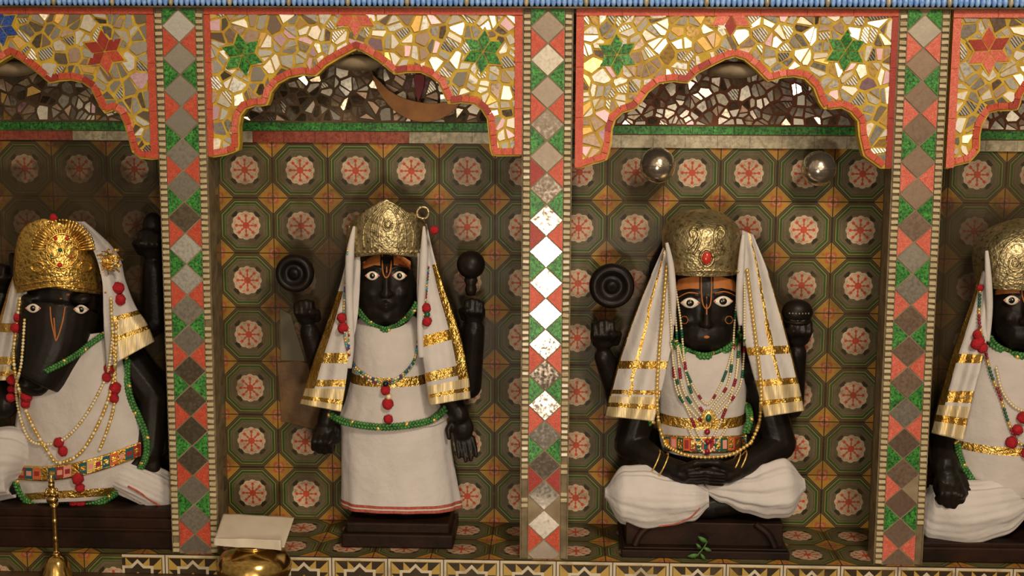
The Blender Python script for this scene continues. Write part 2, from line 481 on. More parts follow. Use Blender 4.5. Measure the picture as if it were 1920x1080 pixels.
def braid(name, pts, r, mats, parent, label=None):
    mb = MB(); path = even(spline(pts, 4), r*.62)
    for i, p in enumerate(path):
        t = (path[min(i+1, len(path)-1)]-path[max(i-1, 0)]).normalized()
        n_ = t.cross(V((0, 1, 0))).normalized(); o = r*.55*(1 if i % 2 else -1)
        ro = Matrix((t, n_, t.cross(n_))).transposed()
        ro = ro @ Matrix.Rotation(radians(50 if i % 2 else -50), 3, 'Z')
        mb.ball(p+n_*o, (r*1.0, r*.72, r*.75), 0 if i % 17 else len(mats)-1, 1, ro)
    return mb.build(name, mats, parent, label)

def beads(name, pts, r, pattern, mats, parent, label=None, gap=1.95):
    mb = MB(); path = even(spline(pts, 6), r*gap)
    for i, p in enumerate(path):
        k = pattern(i, i/len(path)) if callable(pattern) else pattern
        mb.ball(p, r*(1.0 if isinstance(k, int) else k[1]), k if isinstance(k, int) else k[0], 0)
    mb.tube(path[::2] if len(path) > 4 else path, r*.25, 0, 4)
    return mb.build(name, mats, parent, label)

def pom(p, r, parent, name='pompom', extra=None):
    mb = MB(); rnd = random.Random(int(p.x*9e4))
    vs, fs = SPH[1]
    b = 0
    for q in vs: mb.v.append(p+q*r*(.86+.22*rnd.random()))
    for f in fs: mb.f.append(f); mb.m.append(0)
    return mb.build(name, ['pom red'], parent)

def front(C, r, px, py, off=.0015):
    Y = C.y-r[1]
    for _ in range(5):
        p = P(px, py, Y); k = 1-((p.x-C.x)/r[0])**2-((p.z-C.z)/r[2])**2
        Y = C.y-r[1]*sqrt(max(.02, k))-off
    return P(px, py, Y)

# ------------------------------------------------------------------ the setting
def setting():
    k = 'structure'
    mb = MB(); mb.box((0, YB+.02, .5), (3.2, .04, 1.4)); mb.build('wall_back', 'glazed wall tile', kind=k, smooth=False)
    mb = MB(); mb.box((0, YB/2-.004, -.02), (3.2, YB+.008, .04)); mb.build('floor', 'glazed floor tile', kind=k, smooth=False)
    mb = MB(); xs = P(232, 1050, 0).x; mb.box(((xs+1.6)/2, -.006, -.020), (1.6-xs, .008, .0385)); mb.box(((xs-1.6)/2, -.006, -.020), (1.6+xs, .008, .0385), 1); mb.build('trim_1', ['riser tile', 'glazed wall tile'], kind=k, smooth=False)
    mb = MB(); mb.box((0, -.26, -.07), (3.2, .54, .06)); mb.build('trim_2', 'wood', kind=k, smooth=False, bevel=.004)
    for i, X in enumerate((-.69, 0, .69)):
        mb = MB(); mb.box((X+.002, .133, .55), (.022, .164, 1.2))
        for j in range(14):      # cut mirror strips let into the reveal
            mb.box((X+.0135, .08+.06*(j % 2)+.03, .03+j*.078), (.002, .055, .07), 1+(j*7+i) % 3)
        mb.build('wall_partition', ['dark edge', 'grey mirror', 'dark mirror', 'brown mirror'], kind=k, smooth=False)
    mb = MB(); mb.box((0, .12, 1.105), (3.2, .19, .03)); mb.build('ceiling', 'plaster', kind=k, smooth=False)
    # blue ribbed cornice over the bays
    mb = MB(); z0 = 1.0665
    mb.box((0, .02, z0-.0045), (3.2, .065, .003), 1)
    for i in range(250):
        x = -1.25+i*.010
        mb.ball(V((x, -.012, z0+.0065)), (.0049, .007, .0100), 0 if i % 11 else 3, 1)
    mb.box((0, .02, z0+.022), (3.2, .06, .012), 1)
    for i in range(6): mb.box((.90+i*.013, -.014, z0+.0175), (.012, .014, .012), 2)
    mb.build('trim_3', ['blue rib', 'dark edge', 'red rib', 'silver foil'], kind=k)
setting()

# ------------------------------------------------------------------ mirror mosaic
def clip_half(poly, px, pz, nx, nz):
    out = []
    for i in range(len(poly)):
        a = poly[i]; b = poly[(i+1) % len(poly)]
        da = (a[0]-px)*nx+(a[1]-pz)*nz; db = (b[0]-px)*nx+(b[1]-pz)*nz
        if da <= 0: out.append(a)
        if (da < 0 < db) or (db < 0 < da):
            t = da/(da-db); out.append((a[0]+(b[0]-a[0])*t, a[1]+(b[1]-a[1])*t))
    return out
def inside(p, poly):
    c = False; n = len(poly); j = n-1
    for i in range(n):
        xi, zi = poly[i]; xj, zj = poly[j]
        if (zi > p[1]) != (zj > p[1]) and p[0] < (xj-xi)*(p[1]-zi)/(zj-zi)+xi: c = not c
        j = i
    return c
def shards(region, n, rnd, avoid=()):
    x0, x1 = min(p[0] for p in region), max(p[0] for p in region); z0, z1 = min(p[1] for p in region), max(p[1] for p in region)
    pts = []; tries = 0; dmin = sqrt((x1-x0)*(z1-z0)/n)*.72
    while len(pts) < n and tries < 20000:
        tries += 1; p = (rnd.uniform(x0, x1), rnd.uniform(z0, z1))
        if all(hypot(p[0]-q[0], p[1]-q[1]) > dmin for q in pts): pts.append(p)
    cells = []
    for p in pts:
        poly = [(x0, z0), (x1, z0), (x1, z1), (x0, z1)]
        for q in sorted(pts, key=lambda q: hypot(p[0]-q[0], p[1]-q[1]))[1:14]:
            poly = clip_half(poly, (p[0]+q[0])/2, (p[1]+q[1])/2, q[0]-p[0], q[1]-p[1])
        if len(poly) < 3: continue
        if rnd.random() < .78:
            a = rnd.uniform(0, pi); c = (sum(k[0] for k in poly)/len(poly), sum(k[1] for k in poly)/len(poly))
            cells += [clip_half(poly, c[0], c[1], cos(a), sin(a)), clip_half(poly, c[0], c[1], -cos(a), -sin(a))]
        else: cells.append(poly)
    out = []
    for poly in cells:
        if len(poly) < 3: continue
        c = (sum(k[0] for k in poly)/len(poly), sum(k[1] for k in poly)/len(poly))
        if not inside(c, region): continue
        if any(hypot(c[0]-a[0], c[1]-a[1]) < a[2]*.62 for a in avoid): continue
        q = []
        for k in poly:
            d = hypot(k[0]-c[0], k[1]-c[1]) or 1e-6
            s_ = max(.35, 1-.0024/d)
            s_ *= rnd.uniform(.82, .99)
            t = s_
            while t > .1 and not inside((c[0]+(k[0]-c[0])*t, c[1]+(k[1]-c[1])*t), region): t -= .08
            q.append((c[0]+(k[0]-c[0])*t, c[1]+(k[1]-c[1])*t))
        out.append(q)
    return out
MIR = ['silver mirror', 'grey mirror', 'brown mirror', 'pink mirror', 'white mirror', 'cut mirror', 'amber mirror', 'dark mirror']
def mosaic(name, region, n, seed, yf, parent, weights, avoid=(), tilt=.10):
    rnd = random.Random(seed); mb = MB()
    for q in shards(region, n, rnd, avoid):
        mb.prism(q, yf-.0022, yf+.001, rnd.choices(range(8), weights)[0], (rnd.gauss(0, tilt), rnd.gauss(0, tilt)))
    return mb.build(name, MIR, parent, smooth=False)

def star(c, R, mats, parent, rot=0.0, seed=1, yf=0.0, zmax=None, label=None):
    mb = MB(); rnd = random.Random(seed)
    def clipz(poly): return clip_half(poly, 0, zmax, 0, 1) if zmax is not None else poly
    pts = []
    for i in range(12):
        a = rot+pi/2+i*pi/6; r = (R*1.13 if i % 2 == 0 else R*1.13/sqrt(3))
        pts.append((c[0]+r*cos(a), c[1]+r*sin(a)))
    q = clipz(pts)
    if len(q) > 2: mb.prism(q, yf-.0024, yf+.001, len(mats)-1)
    for i in range(6):
        a = rot+pi/2+i*pi/3; h = R/sqrt(3)
        poly = [(0, 0), (h*cos(a-pi/6), h*sin(a-pi/6)), (R*cos(a), R*sin(a)), (h*cos(a+pi/6), h*sin(a+pi/6))]
        m_ = (R*.5*cos(a), R*.5*sin(a))
        poly = [(c[0]+m_[0]+(p[0]-m_[0])*.92, c[1]+m_[1]+(p[1]-m_[1])*.92) for p in poly]
        poly = clipz(poly)
        if len(poly) > 2: mb.prism(poly, yf-.0042, yf-.0015, rnd.randrange(len(mats)-1), (rnd.gauss(0, .05), rnd.gauss(0, .05)))
    return mb.build('star_inlay', mats, parent, label, smooth=False)

def offset_line(pts, d):
    out = []; n = len(pts)
    for i, p in enumerate(pts):
        a = pts[max(i-1, 0)]; b = pts[min(i+1, n-1)]; tx, tz = b[0]-a[0], b[1]-a[1]; L = hypot(tx, tz) or 1
        out.append((p[0]+tz/L*d, p[1]-tx/L*d))
    return out

YP = .008
def xz(px, py, Y=YP): p = P(px, py, Y); return (p.x, p.z)
def dense(pts, d=.006):
    out = [pts[0]]
    for a, b in zip(pts, pts[1:]):
        L = hypot(b[0]-a[0], b[1]-a[1]); k = max(1, int(L/d))
        out += [(a[0]+(b[0]-a[0])*i/k, a[1]+(b[1]-a[1])*i/k) for i in range(1, k+1)]
    return out

def arch_panel(arch_px, xl, xr, ztop, label, seed, stars, weights, borders, ncell=120):
    # arch_px: band centre line from left foot to right foot
    arch = [xz(*p) for p in arch_px]
    cx = (xl+xr)/2
    t = thing('arch_panel', (cx, YP+.012, arch[0][1]), label, 'arch', 'scalloped mosaic arches over the niches')
    fine = dense(arch)
    rim = offset_line(fine, .0095)
    lo = min(arch[0][1], arch[-1][1])
    base = [(xl, ztop), (xl, arch[0][1]-.008)] + rim + [(xr, arch[-1][1]-.008), (xr, ztop)]
    mb = MB(); mb.prism(base, YP, YP+.024); mb.build('panel', 'yellow grout', t, smooth=False)
    region = [(xl+.012, ztop-.012), (xr-.012, ztop-.012)] + [(xr-.012, arch[-1][1])] + arch[::-1] + [(xl+.012, arch[0][1])]
    av = [(*xz(sx, sy), S(R)) for (sx, sy, R, _, _, _) in stars]
    mosaic('mirror_mosaic', region, ncell, seed, YP, t, weights, av)
    # scalloped band of short red pieces
    mb = MB(); rnd = random.Random(seed+5); w = .0060
    i = 0
    while i < len(fine)-1:
        j = min(i+rnd.choice((2, 3, 3, 4)), len(fine)-1)
        seg = fine[i:j+1]; o1 = offset_line(seg, w); o2 = offset_line(seg, -w)
        mx_, mz_ = sum(p[0] for p in seg)/len(seg), sum(p[1] for p in seg)/len(seg)
        poly = [(mx_+(p[0]-mx_)*.95, mz_+(p[1]-mz_)*.95) for p in o1+o2[::-1]]
        mb.prism(poly, YP-.0046, YP+.001, rnd.choices((0, 1, 2), (6, 2, 1.2))[0], (rnd.gauss(0, .03), rnd.gauss(0, .03)))
        i = j
    mb.build('scalloped_band', ['red glass', 'coral glass', 'dark red glass'], t, smooth=False)
    mb = MB()
    for (x0, x1, z0, z1, mi) in borders:
        along = (z1-z0) > (x1-x0); n = max(1, int(((z1-z0) if along else (x1-x0))/.075))
        for i in range(n):
            if along: a = z0+(z1-z0)*i/n; b = z0+(z1-z0)*(i+1)/n-.0007; mb.prism([(x0, a), (x1, a), (x1, b), (x0, b)], YP-.0052, YP+.001, mi)
            else: a = x0+(x1-x0)*i/n; b = x0+(x1-x0)*(i+1)/n-.0007; mb.prism([(a, z0), (b, z0), (b, z1), (a, z1)], YP-.0052, YP+.001, mi)
    mb.build('border', ['red glass', 'dark red glass', 'coral glass'], t, smooth=False)
    ap = max(arch_px[2:-2], key=lambda p: -p[1]); q = P(ap[0], ap[1]+34, .06)      # rough plaster boss behind the arch point
    mb = MB(); mb.ball(V((q.x, .062, q.z)), (.050, .031, .016), 0, 2); mb.build('plaster_boss', 'plaster', t)
    for (sx, sy, R, mats, rot, half) in stars:
        star(xz(sx, sy), S(R), mats+['yellow grout'], t, rot, sx, YP, (ztop-.012) if half else None)
    return t

c2 = lambda L, ox: [(ox+a/3, b/3) for a, b in L]
A2 = c2([(60, 858), (120, 848), (182, 828), (181, 790), (180, 710), (192, 640), (230, 590), (290, 570), (348, 570), (362, 510), (410, 450),
         (480, 412), (560, 396), (630, 402), (680, 350), (760, 302), (830, 265), (866, 250), (920, 272), (1000, 320), (1050, 360), (1085, 392),
         (1150, 382), (1230, 382), (1300, 412), (1350, 455), (1380, 520), (1395, 560), (1460, 552), (1540, 562), (1590, 602), (1625, 660),
         (1636, 760), (1645, 852), (1780, 850)], 380)
A3 = c2([(315, 922), (380, 900), (455, 880), (474, 800), (480, 720), (500, 660), (550, 612), (620, 590), (648, 560), (690, 500), (760, 445),
         (850, 432), (920, 442), (970, 392), (1050, 350), (1130, 310), (1195, 292), (1260, 312), (1330, 370), (1388, 432), (1460, 410),
         (1530, 405), (1600, 420), (1660, 480), (1690, 560), (1710, 590), (1800, 580), (1860, 610), (1910, 670), (1917, 760), (1940, 860), (2030, 925)], 980)
h1 = c2([(65, 282), (130, 320), (200, 370), (250, 410), (285, 442), (330, 430), (400, 425), (470, 440), (530, 480), (570, 560), (595, 612),
         (640, 592), (690, 620), (720, 680), (745, 760), (765, 840), (800, 866), (860, 872)], 0)
ax1 = 65/3
A1 = [(2*ax1-x, y-.012*(x-ax1)) for x, y in h1[:0:-1]] + h1
h4 = c2([(1000, 925), (1050, 905), (1120, 890), (1165, 840), (1166, 760), (1180, 690), (1230, 612), (1290, 597), (1390, 595), (1402, 540), (1440, 470)], 1440)
A4 = h4 + [(1948, 145), (1975, 142), (2000, 148), (2020, 130), (2060, 105), (2078, 97), (2096, 105), (2136, 132), (2156, 150), (2180, 145), (2210, 148), (2240, 168),
           (2254, 200), (2290, 200), (2320, 222), (2326, 260), (2333, 300), (2370, 312)]
def bord(pxl, pxr, py, z1, w=.0135, top=True, mi=(0, 0, 0), foot=(285, 285)):
    pass
ZT = P(680, 13, YP).z
G = ['green glass']; Rr = ['red glass', 'coral glass', 'dark red glass']; Bl = ['blue glass']
bx = lambda a, b, y, y2: (xz(a, y)[0], xz(b, y)[0], xz(a, y2)[1], xz(a, y)[1])
def panel(i, A, l, r, stars, seed, weights, lab, mis, n, wl=14, wr=13):
    X0, X1 = xz(l, 100)[0], xz(r, 100)[0]; w = .0145
    zt = P(680, 12.5, YP).z-(.001 if i == 2 else .003 if i == 3 else 0)
    zl, zr = xz(*A[0])[1]-.006, xz(*A[-1])[1]-.006
    b = [(X0, X1, zt-.0145, zt, mis[0]), (X0, X0+w, zl, zt-.0152, mis[1]), (X1-w, X1, zr, zt-.0152, mis[2])]
    arch_panel(A, X0, X1, zt, lab, seed, stars, weights, b, n)
panel(0, A1, -260, 292, [(197, 97, 40, Rr, .12, 0), (2, 50, 36, Bl, .1, 0), (-150, 97, 40, Rr, 0, 0)], 11, (3, 6, 3, .4, 1.2, 1.6, .6, 1.5),
      'mosaic arch at the far left of the row, with one red and one blue star', (0, 0, 0), 190)
panel(1, A2, 382, 980, [(455, 103, 40, G, .18, 0), (666, 28, 40, Rr, pi, 1), (906, 97, 40, G, -.08, 0)], 22, (4, 3, 2, 1.4, 2.2, 2.2, .7, .6),
      'mosaic arch above the standing figure and the brown crescent', (0, 0, 0), 215)
panel(2, A3, 1080, 1684, [(1157, 103, 38, G, .05, 0), (1370, 27, 40, Rr, pi, 1), (1585, 95, 38, G, -.05, 0)], 33, (4, 3, 3, .9, 2.6, 2.4, 1.0, .5),
      'mosaic arch above the cross-legged figure and the two steel globes', (0, 0, 1), 215)
panel(3, A4, 1783, 2372, [(1853, 95, 42, Rr, .06, 0), (2060, 30, 36, Rr, pi, 1), (2290, 95, 40, Rr, 0, 0)], 44, (5, 5, 1, .2, 2.5, 1.8, .4, .6),
      'mosaic arch at the far right, cut by the picture edge, with a red star', (2, 2, 0), 190)

# mirror work on the back wall above the tiles
def tympanum(x0, x1, ys, ye, mats, seed, grout, weights, n):
    Yt = YB-.006
    X0, X1 = P(x0, ys, Yt).x, P(x1, ys, Yt).x; zs = P((x0+x1)/2, ys, Yt).z; z2 = zs-.0165; z3 = P((x0+x1)/2, ye, Yt).z; zt = 1.085
    t = thing('mirror_backing', ((X0+X1)/2, YB, z3), mats[2], 'mosaic', 'mirror mosaics on the back wall')
    mb = MB(); mb.prism([(X0, z3), (X1, z3), (X1, zt), (X0, zt)], Yt, YB-.0002); mb.build('grout_bed', grout, t, smooth=False)
    mosaic('mirror_mosaic', [(X0+.003, zs+.002), (X1-.003, zs+.002), (X1-.003, zt-.075), (X0+.003, zt-.075)], n, seed, Yt, t, weights, (), .13)
    mb = MB(); k = 14
    for i in range(k):
        a = X0+(X1-X0)*i/k; b = X0+(X1-X0)*(i+1)/k-.0008
        mb.prism([(a, z2), (b, z2), (b, zs), (a, zs)], Yt-.003, Yt+.001, 0, (random.Random(i+seed).gauss(0, .03), 0))
    mb.build('green_band', 'green glass', t, smooth=False)
    mb = MB(); k = 9
    for i in range(k):
        a = X0+(X1-X0)*i/k; b = X0+(X1-X0)*(i+1)/k-.0006
        mb.prism([(a, z3), (b, z3), (b, z2-.002), (a, z2-.002)], Yt-.002, Yt+.001, (0 if mats[0] == mats[1] or 0 < i < 6 else 1))
    mb.build('foil_band', [mats[0], mats[1]], t, smooth=False)
tympanum(-250, 330, 228, 262, ('red foil', 'silver foil', 'dark mirror mosaic behind the far left arch, over the boar-headed figure', 20, 122), 5, 'brown grout', (2, 5, 5, .3, 1, .6, .5, 5), 190)
tympanum(415, 945, 230, 268, ('red foil', 'silver foil', 'brown mirror mosaic behind the arch of the standing figure', 672, 115), 6, 'brown grout', (1.2, 3, 5, .4, .7, .5, .1, 4), 150)
tympanum(1105, 1650, 237, 278, ('silver foil', 'silver foil', 'rust-grouted mirror mosaic over the two steel globes', 1378, 136), 7, 'rust grout', (4, 4, 4, .6, 2.2, .8, .1, 1), 190)
tympanum(1790, 2330, 247, 285, ('silver foil', 'silver foil', 'mirror mosaic behind the arch at the far right', 2075, 140), 8, 'rust grout', (4, 4, 3, .2, 2, .8, .1, 1), 170)

# ------------------------------------------------------------------ mosaic pillars
def pillar(i, X, lab, dm, skip_beads, red, red2, missing=()):
    t = thing('mosaic_pillar', (X, .025, 0), lab, 'pillar', 'mosaic pillars between the niches')
    H = 1.0605; hs = .0315
    mb = MB(); mb.box((X, .029, H/2), (.092, .050, H)); mb.build('pillar_core', 'dark edge', t, smooth=False)
    mb = MB(); mb.box((X, .004, H/2), (hs*2, .006, H), 0)
    rnd = random.Random(90+i); d = .0598; z = H-.0335-(.006 if i == 2 else 0); k = 0
    mats = ['plaster', 'green glass', red, red2] + dm
    while z > -.02:
        c = .0013
        def cl(poly): return clip_half(clip_half(poly, 0, H-.001, 0, 1), 0, .001, 0, -1)
        q = cl([(X, z+d/2-c), (X-hs+c, z), (X, z-d/2+c), (X+hs-c, z)])
        mi = 4+rnd.randrange(len(dm))
        if len(q) > 2: mb.prism(q, -.0012, .003, mi, (rnd.gauss(0, .018), rnd.gauss(0, .018)))
        for sgn in (-1, 1):
            q = cl([(X+sgn*(hs-.001), z+d-.003), (X+sgn*(hs-.001), z+.003), (X+sgn*.0028, z+d/2)])
            if len(q) > 2 and (k, sgn) not in missing:
                mb.prism(q, -.0008, .003, (1 if k % 2 == 0 else (2 if rnd.random() < .8 else 3)), (rnd.gauss(0, .02), rnd.gauss(0, .02)))
        z -= d; k += 1
    mb.build('diamond_inlay', mats, t, smooth=False)
    for sgn in (-1, 1):
        mb = MB(); n = 92
        mb.box((X+sgn*(hs+.0068), .004, H/2), (.0125, .004, H), 1)
        for j in range(n):
            zz = .006+j*(H-.008)/n
            if (sgn, j) in skip_beads: continue
            if zz+.0036 > H: continue
            mb.box((X+sgn*(hs+.0068), .002, zz), (.0128, .0085+.002*rnd.random(), .0072), 0, Matrix.Rotation(rnd.gauss(0, .05), 3, 'Y') @ Matrix.Rotation(rnd.gauss(0, .12), 3, 'X'))
        mb.build('bead_moulding', ['cream bead', 'dark edge'], t, smooth=False, bevel=.0012)
    mb = MB()
    for sgn in (-1, 1): mb.box((X+sgn*(hs+.0145), .012, H/2), (.0022, .02, H))
    mb.build('edge_strip', 'dark edge', t, smooth=False)
pillar(0, -.69, 'mosaic pillar with grey diamonds, between the boar-headed and standing figures', ['grey mirror', 'silver mirror', 'grey mirror', 'dark mirror'], {(1, 40), (-1, 2)}, 'red glass', 'dark red glass')
sk = {(-1, j) for j in list(range(0, 9))+[11, 12, 13]} | {(1, j) for j in list(range(0, 10))+[12, 13, 14, 17]}
pillar(1, 0.0, 'mosaic pillar with bright white diamonds and lost beads, in the middle of the row', ['dull diamond', 'pale diamond', 'dull diamond'], sk, 'red glass', 'dark red glass', {(16, 1), (16, -1)})
pillar(2, .69, 'mosaic pillar with dark brown diamonds and coral triangles, right of the cross-legged figure', ['brown mirror', 'brown mirror', 'brown mirror', 'grey mirror'], {(1, 0), (1, 1), (1, 2), (1, 3), (1, 4), (1, 5), (1, 6)}, 'coral glass', 'coral glass', {(15, 1)})

# ------------------------------------------------------------------ hands, faces
def fist(mb, wrist, up, side, r=.021):
    # closed hand above a wrist: up along the forearm, side towards the thumb; four curled fingers face the viewer
    f_ = V((0, -1, 0)); c = wrist+up*r*1.25
    mb.ball(c+f_*r*.1, (r*1.02, r*.8, r*1.15), 0, 1)
    for i in range(4):
        o = side*(r*(.66-.44*i)); l = (1.0, 1.12, 1.05, .85)[i]
        a = c+o+up*r*.95*l-f_*r*.1; b = c+o+up*r*1.05*l+f_*r*.75; d = c+o+up*r*.25+f_*r*1.15; e = c+o-up*r*.2+f_*r*.7
        q = r*.245
        mb.cap(a, b, q*1.05, q); mb.cap(b, d, q, q*.95); mb.cap(d, e, q*.95, q*.8)
    a = c+side*r*.95-up*r*.5; b = c+side*r*1.15+up*r*.25+f_*r*.6; d = c+side*r*.55+up*r*.35+f_*r*1.3
    mb.cap(a, b, r*.3, r*.27); mb.cap(b, d, r*.27, r*.2)
def open_hand(mb, wrist, dirn, side, r=.02, curl=.3):
    f_ = V((0, -1, 0)); c = wrist+dirn*r*1.1
    mb.ball(c, (r*.95, r*.5, r*1.15), 0, 1)
    for i in range(4):
        o = side*(r*(.66-.44*i)); l = (1.2, 1.4, 1.3, 1.0)[i]
        a = c+o+dirn*r*.8; b = a+dirn*r*.75*l+f_*r*curl*.4+o*.1; d = b+dirn*r*.6*l+f_*r*curl
        mb.cap(a, b, r*.25, r*.22); mb.cap(b, d, r*.22, r*.17)
    a = c+side*r*.75-dirn*r*.4; b = a+side*r*.45+dirn*r*.6+f_*r*.3; d = b+dirn*r*.6+f_*r*.3
    mb.cap(a, b, r*.3, r*.26); mb.cap(b, d, r*.26, r*.2)

def face_bits(mb, C, r, ex1, ex2, ey, nx, ny, my, chy, Yf):
    """brows, eye sockets, nose, lips, chin and ears, in the body mesh"""
    for ex in (ex1, ex2):
        a, b, c = front(C, r, ex-15, ey-13, .000), front(C, r, ex, ey-18, .001), front(C, r, ex+15, ey-13, 0)
        mb.cap(a, b, .0035, .0045); mb.cap(b, c, .0045, .0035)
        mb.ball(front(C, r, ex, ey+1, -.002), (.0165, .006, .0115), 0, 1)
        mb.ball(front(C, r, ex, ey+32, -.0115), (.017, .014, .016), 0, 1)
    br = front(C, r, nx, ey-6, .001); tip = front(C, r, nx, ny, .009)
    mb.cap(br, tip, .0045, .0078)
    for s_ in (-1, 1): mb.ball(tip+V((s_*.0075, .005, .0005)), (.0062, .006, .005))
    for dy, rz in ((0, .0042), (8, .0048)):
        a = front(C, r, nx-13, my+dy*.5, -.001); b = front(C, r, nx, my+dy, .0035); c = front(C, r, nx+13, my+dy*.5, -.001)
        mb.cap(a, b, rz*.6, rz); mb.cap(b, c, rz, rz*.6)
    mb.ball(front(C, r, nx, chy-12, -.005), (.017, .013, .013))
    for s_ in (-1, 1): mb.ball(V((C.x+s_*r[0]*.98, C.y+.005, C.z-.004)), (.006, .012, .02))

from mathutils.bvhtree import BVHTree
class Surf:
    """points lying on the finished surface of some objects"""
    def __init__(s, objs, dflt=.06):
        bpy.context.view_layer.update(); dg = bpy.context.evaluated_depsgraph_get(); s.t = []; s.d = dflt
        for o in objs:
            ev = o.evaluated_get(dg); me = ev.to_mesh(); mw = ev.matrix_world
            s.t.append(BVHTree.FromPolygons([mw @ v.co for v in me.vertices], [tuple(p.vertices) for p in me.polygons])); ev.to_mesh_clear()
    def __call__(s, px, py, off=.002):
        d = (P(px, py, 0)-CAM).normalized(); best = None
        for t in s.t:
            h = t.ray_cast(CAM, d)
            if h[0] is not None and (best is None or h[3] < best): best = h[3]
        if best is None: best = (P(px, py, s.d)-CAM).length
        return CAM+d*(best-off)

def drape(sf, pts, off, win=2, step=3.0):
    q = even(spline([V((x, y, 0)) for x, y in pts], 12), step)
    p = [sf(v.x, v.y, off) for v in q]; n = len(p)
    mn_ = [min(p[j].y for j in range(max(0, i-win), min(n, i+win+1))) for i in range(n)]
    for _ in range(2): mn_ = [sum(mn_[max(0, min(n-1, i+k))] for k in (-1, 0, 1))/3 for i in range(n)]
    return [P(v.x, v.y, y) for v, y in zip(q, mn_)]

def eyes(parent, sf, spots, w=13, h=8.5, off=.0015):
    for (ex, ey) in spots:
        mb = MB(); n = 28; bx_ = min(sf(ex+k*w, ey+j*h, off).y for k in (-1, 0, 1) for j in (-.6, 0, .6))
        def rim(k, dy):
            R_ = []
            for i in range(n):
                a = 2*pi*i/n; x = cos(a); z = sin(a)*(1-abs(cos(a))**2.2*.55)
                q = sf(ex+w*k*x, ey-h*k*z, off); q = P(ex+w*k*x, ey-h*k*z, q.y*.5+bx_*.5-dy); R_.append(q)
            return R_
        mb.loft([rim(1.0, -.004), rim(1.0, 0), rim(.7, .0012), rim(.3, .0018)], 0)
        e = mb.build('eye', ['eye white'], parent)
        mb = MB(); q = sf(ex, ey, off); b = P(ex, ey, q.y*.5+bx_*.5-.0022)
        mb.ball(b, (S(w*.40), .0016, S(h*.66)), 0, 1); mb.ball(b+V((.001, -.0014, .0012)), (.0014, .0006, .0014), 1, 0)
        mb.build('iris', ['eye black', 'pearl'], e)
        for s_ in (-1, 1):
            mb = MB(); q = sf(ex+s_*w*.9, ey, off); mb.ball(P(ex+s_*w*.9, ey, q.y*.5+bx_*.5-.0008), (.0026, .0016, .0022), 0, 0)
            mb.build('eye_corner', 'eye pink', e)

def paste(parent, sf, polys, off=.0012, name='forehead_paste', mat='orange paste', lines=(), rad=.0016):
    mb = MB()
    for (x0, x1, f0, f1) in polys:       # column range, upper and lower edge as functions of 0..1
        mb.grid(lambda u, v: sf(x0+(x1-x0)*u, f0(u)+(f1(u)-f0(u))*v, off), 12, 6)
    for pts in lines:
        mb.tube(even(spline([sf(*p, off) for p in pts], 6), .003), rad, 0, 6)
    return mb.build(name, mat, parent)

# ------------------------------------------------------------------ cloth patterns: 0 cloth, 1 gold, 2 fringe
def veil_pattern(border, bands, fringe, line, side, start=.25, stripe=None):
    def fn(u, v):
        o = u if side < 0 else 1-u
        if stripe and abs(o-stripe[0]-stripe[1]*v) < stripe[2] and v < fringe: return 1
        if v > fringe: return 1 if abs(v-line) < .016 else 2
        if any(a < v < b for a, b in bands): return 1
        if o < border and v > start: return 1
        return 0
    return fn
VM = ['white cloth', 'gold foil', 'silver fringe']
lin = lambda *ys: (lambda u: ys[min(int(u*(len(ys)-1)), len(ys)-2)]*(1-(u*(len(ys)-1)-min(int(u*(len(ys)-1)), len(ys)-2)))+ys[min(int(u*(len(ys)-1)), len(ys)-2)+1]*(u*(len(ys)-1)-min(int(u*(len(ys)-1)), len(ys)-2)))
def pl(pts, x):
    for (a, b), (c, d) in zip(pts, pts[1:]):
        if x <= c: return b+(d-b)*max(0, (x-a))/(c-a)
    return pts[-1][1]

def crown_sheet(name, cx, hw, Yc, ry, bot, top, mat, parent, spread=1.62, bulge=.006, nu=64, nv=26):
    """curved crown plate round the brow: bot, top are edge heights by picture column"""
    cX = P(cx, (bot[0][1]+top[0][1])/2, Yc).x; R_ = S(hw, Yc)
    def at(u, v, off=0):
        a = (u-.5)*2*spread; px = cx+hw*sin(a)
        Y = Yc-ry*cos(a)-bulge*sin(pi*v)-off
        yb, yt = pl(bot, px), pl(top, px)
        z = P(px, yb+(yt-yb)*v, Y).z
        return V((cX+R_*sin(a), Y, z))
    mb = MB(); mb.grid(at, nu, nv); o = mb.build(name, mat, parent, solid=.004)
    return o

def relief(name, paths, sf, r, mat, parent, closed=False):
    mb = MB()
    for pts in paths: mb.tube(even(spline([sf(*p, r*.4) for p in pts], 8), r*1.5), r, 0, 6)
    return mb.build(name, mat, parent)
def ringpath(cx, cy, rx, ry, k=14, a0=0, a1=2*pi): return [(cx+rx*cos(a0+(a1-a0)*i/k), cy+ry*sin(a0+(a1-a0)*i/k)) for i in range(k+1)]
def torus(mb, c, R_, r, m=0, axis='y', n=28, ry=None):
    pts = []
    for i in range(n+1):
        a = 2*pi*i/n
        q = {'y': V((cos(a)*R_, 0, sin(a)*(ry or R_))), 'x': V((0, cos(a)*R_, sin(a)*R_)), 'z': V((cos(a)*R_, sin(a)*R_, 0))}[axis]
        pts.append(c+q)
    mb.tube(pts, r, m, 8)
def on(sf, pts, off): return drape(sf, pts, off) if len(pts) > 4 else [sf(x, y, off) for x, y in pts]

